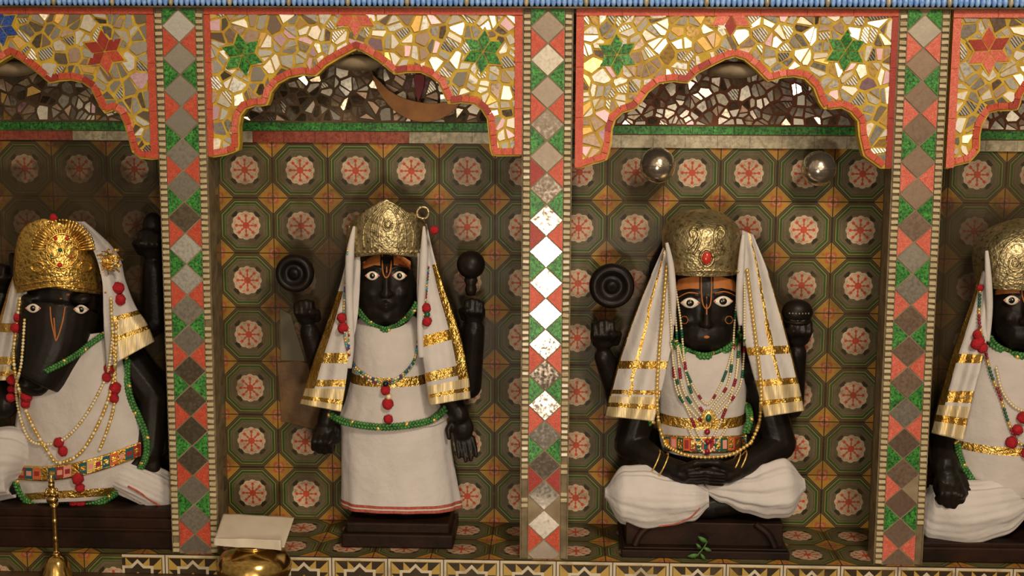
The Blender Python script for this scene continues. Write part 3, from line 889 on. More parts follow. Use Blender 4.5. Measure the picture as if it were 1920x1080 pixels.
def disc_emblem(parent, cx, cy, R_, Y):
    mb = MB(); c = P(cx, cy, Y); r = S(R_, Y)
    prof = [(0, -.012), (r*.18, -.012), (r*.26, -.009), (r*.30, -.002), (r*.52, -.002), (r*.60, -.012), (r*.78, -.017), (r*.95, -.010), (r, 0), (r*.95, .012), (0, .014)]
    n = 40
    mb.loft([[V((c.x+q*cos(2*pi*j/n), c.y+d, c.z+q*sin(2*pi*j/n))) for j in range(n)] for q, d in prof], 0)
    return mb.build('discus', 'black stone', parent)

# ================================================================== the standing figure
def standing():
    t = thing('idol', P(725, 1000, .12)*1, 'standing black stone idol in a long white skirt with tall pale crown', 'idol', 'dressed black stone idols')
    t.location.z = 0; ORG[t] = t.location.copy()
    C = P(722, 545, .118); r = (.064, .052, .078)
    mb = MB(); mb.ball(C, r, 0, 2); mb.ball(P(722, 578, .112), (.053, .044, .040), 0, 2)
    face_bits(mb, C, r, 698, 749, 517, 724, 553, 570, 606, .06)
    mb.cap(P(722, 590, .125), P(722, 640, .13), .034, .045)
    mb.ball(P(722, 690, .13), (.075, .045, .085), 0, 2); mb.ball(P(726, 800, .13), (.072, .045, .09), 0, 2)
    for s_ in (-1, 1):
        sh = P(722+s_*70, 655, .135); mb.ball(sh, .033, 0, 1); mb.cap(P(722, 660, .13), sh, .04, .032)
        mb.cap(P(728+s_*38, 830, .13), P(730+s_*34, 900, .125), .042, .034); mb.cap(P(730+s_*34, 900, .125), P(731+s_*32, 978, .13), .034, .020)
        mb.ball(P(731+s_*34, 986, .105), (.018, .036, .012), 0, 1)
        for k in range(5): mb.ball(P(731+s_*34+(k-2)*7, 990, .068), (.0036, .008, .0042))
    # raised rear arms
    mb.cap(P(655, 650, .15), P(608, 712, .16), .030, .024); mb.cap(P(608, 712, .16), P(580, 622, .135), .026, .020)
    fist(mb, P(578, 614, .135), V((-.12, 0, 1)), V((1, 0, 0)), .023)
    mb.cap(P(792, 650, .15), P(880, 725, .16), .030, .025); mb.cap(P(880, 725, .16), P(889, 618, .135), .025, .022)
    fist(mb, P(889, 612, .135), V((.02, 0, 1)), V((-1, 0, 0)), .023)
    # lowered front arms
    mb.cap(P(652, 655, .125), P(630, 740, .115), .032, .026); mb.cap(P(630, 740, .115), P(612, 790, .095), .026, .020)
    fist(mb, P(612, 786, .095), V((-.1, 0, -1)), V((1, 0, 0)), .026)
    mb.cap(P(792, 655, .125), P(835, 735, .12), .032, .026); mb.cap(P(835, 735, .12), P(862, 778, .10), .026, .020)
    open_hand(mb, P(862, 778, .10), V((.2, 0, -1)).normalized(), V((-1, 0, .1)), .025, .35)
    # back slab behind the arms
    mb.ball(P(725, 760, .175), (.10, .03, .24), 0, 1)
    body = mb.build('body', 'black stone', t, remesh=.0026)
    sf = Surf([body])
    eyes(t, sf, [(698, 517), (749, 517)], 13, 8.5)
    paste(t, sf, [(680, 713, lin(492, 484, 479, 477), lin(505, 501, 497, 498)), (738, 770, lin(477, 479, 483, 490), lin(497, 498, 501, 506))],
          lines=[[(717, 476), (717, 500), (719, 514), (724, 521), (730, 514), (733, 500), (734, 476)], [(725, 500), (725, 512)]])
    # emblems held up
    disc_emblem(t, 553, 512, 37, .115)
    mb = MB(); b = P(883, 496, .12); mb.ball(b, .0285, 0, 2); mb.lathe([(.009, -.062), (.012, -.05), (.010, -.04), (.014, -.032), (.011, -.024)], b, 0, 20)
    mb.build('mace', 'black stone', t)
    mb = MB(); c0 = P(742, 1030, .045); zt = P(740, 985, .045).z
    x0, x1 = P(640, 1010, .05).x, P(850, 1010, .05).x
    mb.box(((x0+x1)/2, .118, zt*.30), (x1-x0, .145, zt*.6)); mb.box(((x0+x1)/2, .122, zt*.78), ((x1-x0)*.93, .13, zt*.46))
    mb.build('pedestal', 'base stone', t, bevel=.004, smooth=False)
    # skirt and tunic
    sk = wrap('skirt', [(730, 760, 78, .12, .052, 0), (732, 800, 101, .12, .060, 0), (736, 860, 105, .12, .061, 0), (741, 920, 110, .12, .062, 0), (745, 964, 115, .12, .062, -5)],
              ['white dhoti', 'red border'], t, lambda a, v: 1 if (.885 < v < .925 or v > .94) else 0, folds=.030, kf=6, cap=False, solid=.002)
    tu = wrap('tunic', [(723, 618, 44, .12, .046, 20), (723, 632, 63, .12, .054, 16), (724, 668, 70, .12, .064, 4), (724, 722, 76, .12, .064, 0), (727, 772, 92, .12, .066, 4), (728, 806, 107, .12, .069, 10)],
              ['white lace', 'gold foil'], t, lambda a, v: 1 if .535 < v < .605 else 0, folds=.010, kf=8, cap=False, solid=.002)
    s2 = Surf([tu, sk, body])
    braid('collar_trim', on(s2, [(668, 572), (678, 590), (696, 606), (723, 618), (750, 605), (770, 588), (782, 568)], .003), .0046, ['green braid', 'gold bead'], tu)
    mb_h = [(618, 776), (640, 789), (680, 798), (725, 801), (775, 796), (812, 786), (838, 764)]
    braid('hem_trim', on(s2, mb_h, .003), .0054, ['green braid', 'gold bead'], tu)
    # crown
    cr = crown_sheet('crown', 727, 76, .122, .070, [(640, 486), (727, 476), (820, 486)],
                     [(650, 440), (656, 425), (672, 412), (690, 397), (712, 384), (733, 372), (755, 386), (772, 398), (788, 404), (800, 420), (806, 445)], 'antique crown', t)
    mbk = MB(); sfc = Surf([cr])
    relief('crown_relief', [[(727-k, 470-k*.1), (727-k*1.02, 430), (727-k*.6, 405-k*.1), (729, 398-k*.42), (731+k*.6, 405-k*.1), (729+k*1.02, 430), (729+k, 470-k*.1)] for k in (18, 30, 44)]
           + [ringpath(727, 422, 9, 11)] + [[(658+i*4.6, 474-(4 if i % 2 else 0)) for i in range(31)]], sfc, .0021, 'antique crown', cr)
    mb = MB(); mb.ball(sfc(727, 422, .001), (.007, .004, .008), 0, 1); mb.build('crown_boss', 'antique crown', cr)
    for c_, k_ in ((P(793, 399, .075), .0115), (P(664, 428, .085), .009)): mb = MB(); torus(mb, c_, k_, .003, 0); mb.build('crown_loop', 'antique crown', cr)
    # veil, two falls
    vl = sheet('veil', [(663, 418, .115, 668, 418, .10, 0), (652, 480, .10, 675, 480, .075, .003), (634, 548, .095, 674, 548, .07, .006), (612, 610, .09, 668, 610, .06, .010), (591, 670, .08, 655, 670, .05, .014), (574, 722, .075, 648, 722, .042, .016), (562, 757, .07, 640, 772, .038, .018)],
               VM, t, veil_pattern(.25, [(.645, .70), (.805, .85)], .852, .925, -1, .33), fold=.0035, nf=2.3)
    vr = sheet('veil', [(782, 418, .10, 800, 420, .115, 0), (783, 480, .075, 813, 478, .10, .003), (782, 548, .07, 832, 540, .095, .006), (786, 610, .06, 852, 595, .09, .010), (793, 670, .05, 868, 650, .08, .014), (800, 722, .042, 878, 706, .075, .016), (806, 760, .038, 882, 747, .07, .018)],
               VM, t, veil_pattern(.24, [(.55, .62), (.76, .82)], .845, .91, 1, .22), fold=.0035, nf=2.3, ph=1)
    for xs in ([(664, 424), (656, 480), (655, 560), (658, 640), (654, 690)], [(795, 424), (795, 480), (790, 560), (788, 620), (790, 670)]):
        mb = MB(); w = 9
        a = [P(x, y, .066-.012*i*.3) for i, (x, y) in enumerate(xs)]
        sp = spline(a, 8); mb.tube(sp, [.002+.0075*min(1, i/8)*(1-.5*i/len(sp)) for i in range(len(sp))], 0, 10)
        mb.build('veil_fold', 'white cloth', vl if xs[0][0] < 700 else vr)
    s3 = Surf([tu, sk, body, vl, vr])
    rb = random.Random(4); pat = lambda i, q: rb.choice([0, 0, 1, 2, 3, 4, 5])
    BM = ['gold bead', 'teal bead', 'emerald bead', 'blue bead', 'ruby bead', 'pearl']
    n1 = beads('necklace', on(s3, [(652, 470), (647, 540), (645, 600), (650, 650), (666, 688), (695, 708), (724, 716), (752, 704), (775, 678), (786, 640), (796, 580), (803, 500)], .004), .0030, pat, BM, t)
    beads('necklace', on(s3, [(656, 600), (655, 660), (672, 700), (724, 722), (770, 690), (782, 650), (786, 600)], .004), .0026, pat, BM, t)
    for x, y, k in [(641, 596, .0105), (643, 615, .0115), (799, 577, .010), (801, 603, .010), (723, 732, .010), (727, 758, .0115), (728, 786, .0095), (814, 432, .009)]:
        pom(s3(x, y, .008), k, n1)
    for x, y, m_ in ((729, 744, 'pearl'), (723, 720, 'eye black'), (801, 590, 'emerald bead')):
        mb = MB(); mb.ball(s3(x, y, .008), .0062, 0, 1); mb.build('pendant_bead', m_, n1)
standing()

# ================================================================== the cross-legged figure
def leg_cloth(name, path, rad, parent, mats=['white dhoti', 'red border'], mfn=0, amp=.05, k=9, ph=0, flat=1.0):
    """cloth drawn round a folded leg: path of points, radii, ridges running along it"""
    mb = MB(); sp = spline(path, 14); n = 128; rs = []
    for i, p in enumerate(sp):
        q = i/(len(sp)-1)*(len(rad)-1); j = min(int(q), len(rad)-2); r0 = rad[j]+(rad[j+1]-rad[j])*(.5-.5*cos(pi*(q-j)))
        t = (sp[min(i+1, len(sp)-1)]-sp[max(i-1, 0)]).normalized(); b = t.cross(V((0, 1, 0))).normalized(); a = V((0, 1, 0))
        w = i/(len(sp)-1); rg = []
        for u in range(n):
            g = 2*pi*u/n
            f = 1+amp*(1-.6*w)*(sin(k*g+ph+2.2*w)+.5*sin((k*2-3)*g+1.3+3*w))+.11*(1-.5*w)*noise.noise(V((cos(g)*5.5, sin(g)*5.5, w*1.6+ph)))
            rg.append(p+b*(r0*f*cos(g))+a*(r0*flat*f*sin(g)))
        rs.append(rg)
    mb.loft(rs, mfn)
    return mb.build(name, mats, parent)

def seated():
    t = thing('idol', V((P(1320, 1000, .1).x, .11, 0)), 'cross-legged black stone idol with hands in its lap and ruby crown', 'idol', 'dressed black stone idols')
    C = P(1322, 572, .122); r = (.070, .055, .095)
    mb = MB(); mb.ball(C, r, 0, 2); mb.ball(P(1322, 622, .115), (.061, .048, .046), 0, 2)
    face_bits(mb, C, r, 1294, 1356, 567, 1325, 610, 626, 664, .06)
    mb.cap(P(1322, 640, .13), P(1322, 690, .135), .038, .05)
    mb.ball(P(1322, 745, .135), (.092, .05, .105), 0, 2); mb.ball(P(1322, 860, .13), (.10, .055, .06), 0, 2)
    for s_ in (-1, 1):
        sh = P(1322+s_*98, 690, .135); el = P(1322+s_*140, 832, .115); wr = P(1322+s_*78, 872, .055)
        mb.cap(P(1322, 695, .135), sh, .05, .04); mb.cap(sh, el, .040, .033); mb.cap(el, wr, .033, .021); mb.ball(el, .034, 0, 1)
        # palm up in the lap, fingers laid across
        pm = P(1322+s_*42, 886, .035); mb.cap(wr, pm, .021, .022); mb.ball(pm, (.032, .022, .016), 0, 1)
        for k in range(4):
            f0 = pm+V((-s_*.018, -.014+.010*k*.9, .012-.009*k)); f1 = f0+V((-s_*.034, -.012, -.005)); f2 = f1+V((-s_*.026, .000, -.003))
            mb.cap(f0, f1, .0068, .0062); mb.cap(f1, f2, .0062, .0048)
        mb.cap(pm+V((s_*.004, -.014, .012)), pm+V((-s_*.022, -.024, .026)), .008, .007); mb.cap(pm+V((-s_*.022, -.024, .026)), pm+V((-s_*.040, -.022, .027)), .007, .0055)
        # crossed legs
        mb.cap(P(1322+s_*50, 900, .12), P(1322+s_*140, 925, .09), .045, .034); mb.cap(P(1322+s_*140, 925, .09), P(1322-s_*10, 950, .07), .032, .024)
    # raised rear arms
    mb.cap(P(1240, 690, .16), P(1165, 752, .165), .035, .028); mb.cap(P(1165, 752, .165), P(1132, 668, .135), .030, .020)
    fist(mb, P(1132, 660, .13), V((-.05, 0, 1)), V((1, 0, 0)), .027)
    mb.cap(P(1405, 690, .16), P(1480, 760, .165), .035, .028); mb.cap(P(1480, 760, .165), P(1494, 660, .135), .030, .020)
    fist(mb, P(1494, 655, .132), V((.02, 0, 1)), V((-1, 0, 0)), .027)
    mb.ball(P(1322, 640, .178), (.13, .028, .23), 0, 1); mb.ball(P(1325, 520, .185), (.122, .022, .105), 0, 1)
    body = mb.build('body', 'black stone', t, remesh=.0028)
    sf = Surf([body])
    eyes(t, sf, [(1294, 568), (1356, 565)], 18, 10)
    paste(t, sf, [(1262, 1311, lin(528, 522, 519, 518), lin(548, 543, 541, 542)), (1338, 1383, lin(518, 519, 523, 528), lin(542, 540, 543, 550))],
          lines=[[(1315, 516), (1315, 545), (1318, 570), (1325, 579), (1332, 570), (1334, 545), (1334, 516)], [(1325, 556), (1325, 592)],
                 [(1268, 560), (1290, 549), (1311, 551)], [(1340, 550), (1360, 547), (1382, 556)]], rad=.0014)
    for cx_ in (1283, 1367):
        mb = MB()
        for i in range(6): a = i*pi/3; mb.ball(sf(cx_+7*cos(a), 600+7*sin(a), .0005), .0013, 0, 0)
        mb.tube([sf(cx_+7*cos(a), 600+7*sin(a), .0005) for a in [k*pi/6 for k in range(13)]], .0008, 0, 5)
        mb.build('cheek_mark', 'orange paste', t)
    mb = MB(); mb.ball(sf(1325, 632, .0003), (.006, .001, .003), 0, 1); mb.build('lip_paint', 'orange paste', t)
    disc_emblem(t, 1147, 536, 43, .115)
    mb = MB(); c = P(1495, 585, .125); mb.ball(c, (.031, .024, .026), 0, 2); mb.ball(c+V((0, .002, -.022)), (.026, .02, .022), 0, 1)
    for i in range(7): mb.ball(c+V((-.019+.0063*i, -.0235+abs(i-3)*.0012, .0005)), .0018, 1, 0)
    torus(mb, c+V((0, -.001, -.018)), .026, .0035, 0, 'z')
    mb.build('conch', ['black stone', 'plaster'], t)
    # stepped stone seat
    mb = MB(); x0, x1 = P(1165, 1040, .02).x, P(1480, 1040, .02).x; z1 = P(1320, 1032, .02).z; z2 = P(1320, 978, .05).z
    xm = (x0+x1)/2; mb.box((xm, .11, z1/2), (x1-x0, .19, z1)); mb.box((xm, .122, (z1+z2)/2), ((x1-x0)*.94, .16, z2-z1))
    mb.box((xm, .112, z1*1.12), ((x1-x0)*.98, .18, z1*.25))
    for s_ in (-1, 1):        # carved lion legs on the seat front
        mb.tube(spline([V((xm+s_*(x1-x0)*.30, .04, z2)), V((xm+s_*(x1-x0)*.38, .034, (z1+z2)*.55)), V((xm+s_*(x1-x0)*.42, .03, z1*1.2))], 6), .007, 0, 10)
    mb.build('pedestal', 'base stone', t, bevel=.004, smooth=False)
    # folded legs in white cloth
    lm = lambda a, v: 0
    dl = leg_cloth('leg_wrap', [P(1328, 932, .055), P(1285, 935, .05), P(1230, 934, .055), P(1180, 928, .062), P(1134, 924, .07)], [.020, .045, .054, .064, .058, .010], t, amp=.045, k=8, flat=.75)
    dr = leg_cloth('leg_wrap', [P(1322, 916, .06), P(1365, 920, .05), P(1420, 922, .05), P(1462, 915, .06), P(1509, 908, .07)], [.008, .024, .040, .052, .057, .012], t, amp=.06, k=7, ph=1, flat=.75)
    mb = MB(); mb.tube(spline(on(Surf([dl, body]), [(1236, 987), (1268, 982), (1295, 970), (1312, 952)], .001), 8), .0016, 0, 6); mb.build('cloth_border', 'red border', dl)
    # tunic and sash
    tu = wrap('tunic', [(1322, 668, 50, .122, .052, 24), (1322, 684, 72, .122, .062, 18), (1322, 730, 84, .122, .070, 4), (1322, 790, 82, .122, .070, 0), (1322, 830, 80, .122, .068, 0), (1322, 858, 76, .122, .066, 0)],
              ['white lace', 'gold foil'], t, lambda a, v: 1 if .575 < v < .655 else 0, folds=.012, kf=7, cap=False, solid=.002)
    s2 = Surf([tu, body])
    braid('collar_trim', on(s2, [(1254, 622), (1264, 642), (1286, 658), (1322, 668), (1356, 658), (1378, 642), (1388, 622)], .004), .0056, ['green braid', 'gold bead'], tu)
    braid('side_trim', on(s2, [(1219, 742), (1218, 770), (1222, 795)], .004), .0055, ['green braid', 'gold bead'], tu)
    braid('side_trim', on(s2, [(1402, 758), (1406, 785), (1398, 812)], .004), .0055, ['green braid', 'gold bead'], tu)
    mb = MB(); rb = random.Random(9); k = 13
    mb.grid(lambda u, v: s2(1246+(1400-1246)*u, 815+4*sin(pi*u)+30*v, .003), 78, 9, lambda u, v: (1 if v < .12 or v > .88 else ([2, 3, 6, 3, 4, 2, 3, 5, 2, 6, 3, 4, 2][int(u*13)] if abs(u*13 % 1-.5) > .26 or abs(v-.5) > .26 else [1, 5, 1, 4, 1, 1, 2, 4, 1, 5, 1, 1, 1][int(u*13)])))
    mb.build('sash', ['white cloth', 'gold foil', 'teal felt', 'orange felt', 'crimson felt', 'rose felt', 'emerald bead'], t, solid=.002)
    # crown
    cr = wrap('crown', [(1322, 519, 66, .122, .066, -2), (1322, 500, 69, .122, .070, 0), (1322, 462, 73, .122, .074, 0), (1322, 436, 71, .122, .071, 0), (1321, 420, 61, .122, .058, 0), (1321, 408, 46, .122, .042, 0), (1321, 398, 30, .122, .026, 0), (1321, 393, 10, .122, .009, 0)], 'antique crown', t)
    sc = Surf([cr])
    relief('crown_relief', [[(1300-k, 478-k), (1312-k, 455), (1310, 432+k), (1302, 425+k*.5), (1294, 436), (1298, 446)] for k in (0, 9)] + [[(1350+k, 478-k), (1340+k, 455), (1342, 432+k), (1350, 425+k*.5), (1358, 436), (1354, 446)] for k in (0, 9)]
           + [[(1258+i*4.3, 512-(3 if i % 2 else 0)-4*sin(pi*i/30)) for i in range(31)], ringpath(1325, 484, 13, 16)], sc, .0030, 'antique crown', cr)
    mb = MB(); mb.ball(sc(1325, 484, .001), (.0095, .006, .0125), 0, 2); mb.build('jewel', 'red gem', cr, 'oval red jewel')
    # veil
    vl = sheet('veil', [(1247, 455, .115, 1254, 452, .105, 0), (1226, 505, .105, 1262, 505, .075, .003), (1200, 565, .10, 1264, 565, .07, .006), (1176, 630, .09, 1262, 630, .06, .010), (1157, 690, .08, 1250, 690, .05, .014), (1144, 740, .075, 1238, 742, .042, .016), (1134, 780, .07, 1226, 790, .038, .018)],
               VM, t, veil_pattern(.05, [(.63, .675), (.80, .835)], .838, .905, -1, .2, (.30, .10, .035)), fold=.0045, nf=2.4)
    vr = sheet('veil', [(1392, 432, .105, 1412, 440, .115, 0), (1391, 490, .075, 1436, 500, .105, .003), (1390, 560, .07, 1455, 560, .10, .006), (1394, 625, .06, 1473, 622, .09, .010), (1408, 685, .05, 1488, 680, .08, .014), (1422, 735, .042, 1499, 728, .075, .016), (1434, 782, .038, 1508, 770, .07, .018)],
               VM, t, veil_pattern(.05, [(.57, .62), (.75, .80)], .805, .90, 1, .2, (.38, .06, .04)), fold=.0045, nf=2.4, ph=1)
    for xs, o in (([(1250, 455), (1258, 500), (1262, 560), (1262, 610)], vl), ([(1394, 440), (1390, 490), (1386, 560), (1388, 610)], vr)):
        mb = MB(); sp = spline([P(x, y, .062) for x, y in xs], 8); mb.tube(sp, [.003+.004*sin(pi*i/len(sp)) for i in range(len(sp))], 0, 10); mb.build('veil_fold', 'white cloth', o)
    # pearls
    s3 = Surf([tu, vl, vr, body])
    BM = ['pearl', 'gold bead', 'emerald bead', 'ruby bead']
    def strand(pts, r, rows, nm='necklace'):
        def pat(i, q):
            for a, b, k in rows:
                if a < q < b: return (k, 1.35)
            return 0
        return beads(nm, on(s3, pts, .0045), r, pat, BM, t)
    n0 = beads('necklace', on(s3, [(1250, 500), (1243, 580), (1236, 660), (1232, 740), (1236, 800), (1250, 838)], .006)+[P(1282, 852, .038), P(1325, 858, .034), P(1372, 852, .038)]+on(s3, [(1408, 830), (1424, 790), (1427, 730), (1420, 660), (1410, 580), (1400, 500)], .006), .0042, 1, BM, t)
    for k, (dx, dy) in enumerate([(0, 0), (9, -8), (18, -16)]):
        strand([(1254+dx*.6, 530), (1258+dx, 600), (1262+dx*1.2, 680), (1270+dx*1.3, 735+dy*.4), (1300+dx*.5, 775+dy), (1325, 792+dy), (1350-dx*.5, 772+dy), (1385-dx*1.2, 730+dy*.4), (1394-dx*1.2, 680), (1396-dx, 600), (1396-dx*.6, 530)], .0027,
               [(.16, .185, 2), (.27, .30, 3), (.35, .375, 2), (.43, .45, 3), (.55, .57, 3), (.625, .65, 2), (.70, .73, 3), (.815, .84, 2)])
    strand([(1272, 648), (1284, 690), (1302, 728), (1326, 758), (1348, 728), (1364, 690), (1376, 648)], .0024, [(.22, .30, 2), (.70, .78, 2), (.40, .44, 3), (.56, .60, 3)])
    strand([(1258, 640), (1268, 710), (1290, 770), (1325, 832), (1360, 770), (1380, 710), (1388, 640)], .0026, [(.2, .22, 2), (.36, .40, 3), (.60, .64, 3), (.48, .52, 3)])
    strand([(1290, 800), (1300, 822), (1325, 850), (1350, 822), (1364, 800)], .0026, [(.3, .36, 2), (.46, .54, 3), (.64, .70, 2)])
    mb = MB(); c = s3(1328, 783, .008)
    mb.ball(c, (.014, .005, .015), 0, 1); mb.ball(c+V((0, -.004, 0)), (.0062, .004, .0082), 1, 1)
    for i in range(10): a = i*pi/5; mb.ball(c+V((.0125*cos(a), -.002, .0135*sin(a))), .003, 0, 0)
    mb.build('pendant', ['gold bead', 'emerald bead', 'ruby bead'], n0, 'gold pendant with green stone')
    for x, y, k in ((1326, 810, .006), (1327, 828, .0055), (1326, 846, .005)): mb = MB(); mb.ball(s3(x, y, .008), k, 0, 1); mb.build('pendant_bead', 'ruby bead', n0)
    for (x, y, a, k) in [(1226, 868, .5, .026), (1242, 872, .5, .024), (1378, 868, -.5, .022), (1390, 866, -.5, .022)]:
        mb = MB(); c = sf(x, y, -.014)
        pts = []
        for i in range(29):
            g = 2*pi*i/28; q = V((cos(g)*.006, sin(g)*k*1.0, 0)); q = V((cos(g)*k*.45*(1), sin(g)*k*.95, cos(g)*k*.95)); pts.append(c+q)
        mb.tube(pts, .0016, 0, 8); mb.build('bangle', 'gold bead', t)
seated()

# ================================================================== the boar-headed figure
def boar():
    t = thing('idol', V((P(130, 1000, .1).x, .11, 0)), 'boar-headed black stone idol with gold crown and red pompoms', 'idol', 'dressed black stone idols')
    mb = MB(); mb.ball(P(115, 555, .125), (.080, .062, .085), 0, 2)
    mb.tube(spline([P(112, 585, .10), P(103, 635, .078), P(84, 682, .060), P(66, 715, .048)], 6), [.080-.0015*i for i in range(19)], 0, 24)
    sn = P(64, 716, .045); mb.ball(sn, (.038, .022, .030), 0, 1)
    for s_ in (-1, 1):
        mb.ball(sn+V((s_*.014, -.018, -.004)), (.009, .007, .008)); ex = 106+s_*47
        mb.ball(P(ex, 560, .075), (.022, .02, .012), 0, 1)
        mb.cap(P(115+s_*72, 520, .13), P(115+s_*92, 480, .135), .024, .008)
    mb.cap(P(130, 640, .14), P(140, 700, .14), .06, .075); mb.ball(P(140, 790, .14), (.105, .06, .13), 0, 2)
    # arms
    mb.cap(P(215, 650, .145), P(290, 745, .12), .042, .036); mb.cap(P(290, 745, .12), P(282, 845, .075), .036, .026)
    open_hand(mb, P(280, 845, .07), V((-.1, 0, -1)), V((-1, 0, 0)), .027, .4)
    mb.cap(P(215, 640, .165), P(292, 600, .17), .036, .030); mb.cap(P(292, 600, .17), P(288, 500, .15), .030, .022); fist(mb, P(288, 492, .15), V((0, 0, 1)), V((-1, 0, 0)), .027)
    mb.ball(P(287, 425, .15), (.022, .02, .030), 0, 1)
    mb.cap(P(60, 660, .15), P(-10, 720, .12), .042, .036); mb.cap(P(-10, 720, .12), P(8, 760, .07), .036, .028)
    mb.cap(P(60, 640, .165), P(-20, 640, .17), .036, .03); mb.cap(P(-20, 640, .17), P(2, 560, .16), .03, .022); fist(mb, P(2, 552, .155), V((0, 0, 1)), V((1, 0, 0)), .025)
    # folded legs
    for s_ in (-1, 1):
        mb.cap(P(140+s_*60, 890, .13), P(140+s_*165, 918, .10), .055, .042)
    body = mb.build('body', 'black stone', t, remesh=.003)
    sf = Surf([body])
    eyes(t, sf, [(62, 578), (152, 580)], 14, 8.5)
    paste(t, sf, [], name='forehead_paste', lines=[[(94, 575), (96, 600), (101, 625), (105, 640)], [(122, 575), (118, 600), (111, 625), (105, 640)], [(101, 596), (104, 636)]], rad=.0016)
    for x, y, k in ((127, 552, .005), (114, 560, .003)): mb = MB(); mb.ball(sf(x, y, .0005), (k, .001, k*.6), 0, 0); mb.build('forehead_mark', 'orange paste', t)
    zb = P(160, 958, .012).z
    mb = MB(); x0, x1 = -1.28, -.7035; mb.box(((x0+x1)/2, .112, zb*.40), (x1-x0, .19, zb*.8)); mb.box(((x0+x1)/2, .117, zb*.86), (x1-x0-.012, .18, zb*.28)); mb.box(((x0+x1)/2, .11, zb*.52), (x1-x0, .198, zb*.08))
    mb.build('pedestal', 'base stone', t, bevel=.003, smooth=False)
    # white leg cloths
    lw = leg_cloth('leg_wrap', [P(205, 880, .09), P(245, 895, .075), P(290, 915, .075), P(318, 928, .085), P(345, 940, .10)], [.035, .040, .042, .040, .030], t, amp=.04, k=6, flat=.8)
    lx = leg_cloth('leg_wrap', [P(60, 870, .09), P(20, 865, .065), P(-40, 880, .07), P(-90, 900, .09)], [.04, .072, .070, .03], t, amp=.03, k=6, flat=.7)
    sl = Surf([lw, body])
    mb = MB(); mb.tube(spline(on(sl, [(240, 912), (262, 924), (292, 944), (318, 956)], .001), 8), .0022, 0, 6); mb.build('cloth_border', 'red border', lw)
    # tunic
    tu = sheet('tunic', [(150, 628, .075, 214, 622, .09, .004), (92, 682, .05, 226, 660, .09, .016), (44, 718, .055, 236, 705, .09, .030), (33, 770, .07, 258, 765, .085, .040), (28, 820, .075, 276, 810, .085, .046), (24, 870, .075, 277, 852, .085, .046), (28, 915, .075, 252, 898, .08, .044), (46, 944, .075, 196, 938, .075, .040)],
               ['white lace', 'gold foil'], t, lambda u, v: 1 if (.90 < v < .96 and .06 < u < .97) else 0, nu=44, fold=.002, nf=3)
    s2 = Surf([tu, body])
    def edge(pts): return on(s2, pts, .003)
    braid('collar_trim', edge([(196, 626), (170, 644), (145, 664), (115, 682), (84, 697)]), .0046, ['green braid', 'gold bead'], tu)
    braid('edge_trim', edge([(240, 672), (238, 705), (244, 745), (260, 782), (273, 815), (275, 850), (262, 880), (240, 905), (212, 928), (180, 944), (120, 950), (60, 944), (38, 925), (27, 890), (23, 850)]), .0054, ['green braid', 'gold bead'], tu)
    mb = MB(); seq = [4, 2, 3, 1, 2, 4, 5, 1, 2, 6, 1, 2, 3, 1, 2, 4]
    mb.grid(lambda u, v: s2(33+(264-33)*u, 872+10*sin(pi*u*.9)*(1-u)-46*u*u*.95+27*v, .004), 96, 9, lambda u, v: 1 if (v < .15 or v > .85) else (seq[int(u*16)] if abs(u*16 % 1-.5) > .25 or abs(v-.5) > .2 else [1, 5, 4, 1][int(u*16) % 4]))
    mb.build('sash', ['white cloth', 'gold foil', 'teal felt', 'orange felt', 'crimson felt', 'rose felt', 'gold bead'], t, solid=.002)
    # gold crown: curved brow band and a rayed fan
    cr = crown_sheet('crown', 115, 82, .13, .085, [(20, 556), (33, 553), (70, 546), (115, 538), (160, 546), (197, 552), (210, 555)],
                     [(28, 520), (36, 500), (48, 478), (60, 450), (72, 432), (90, 418), (118, 410), (146, 416), (166, 432), (178, 455), (188, 480), (196, 500), (202, 520)], 'gold crown', t)
    sc = Surf([cr])
    rays = [[(118+34*cos(a), 470-34*sin(a)), (118+58*cos(a), 470-57*sin(a))] for a in [pi*(.02+.96*i/26) for i in range(27)]]
    for a, b in rays:
        mb = MB(); q = on(sc, [a, ((a[0]+b[0])/2, (a[1]+b[1])/2), b], .001); mb.tube(q, [.0014, .0026, .003], 0, 6); mb.ball(q[-1], .0036, 0, 0)
        mb.build('crown_ray', 'gold crown', cr)
    relief('crown_relief', [ringpath(116, 470, 30, 32), ringpath(100, 468, 12, 15), ringpath(133, 468, 12, 15), [(38+i*4, 536-10*sin(pi*i/39)-(2 if i % 2 else 0)) for i in range(40)], [(34+i*4.1, 548-12*sin(pi*i/40)) for i in range(41)],
                            ringpath(70, 500, 12, 9), ringpath(160, 500, 12, 9), [(75, 515), (95, 500), (115, 508), (135, 500), (155, 515)]], sc, .0023, 'gold crown', cr)
    for (x, y, k, m_) in [(113, 469, .0045, 1), (112, 497, .005, 0), (104, 447, .004, 0), (126, 447, .004, 0), (96, 480, .003, 1), (134, 482, .003, 0)]:
        mb = MB(); mb.ball(sc(x, y, .001), k, 0, 1); mb.build('jewel', ['red gem', 'emerald bead'][m_], cr)
    mb = MB(); rb = random.Random(3)
    for i in range(70):
        c = P(206+rb.gauss(0, 9), 492+rb.gauss(0, 11), .06+rb.gauss(0, .008)); mb.box(c, (.012, .001, .004), 0, Matrix.Rotation(rb.uniform(0, 6), 3, V((rb.gauss(0, 1), rb.gauss(0, 1), rb.gauss(0, 1))).normalized()))
    mb.build('tinsel_tuft', 'gold foil', t, smooth=False)
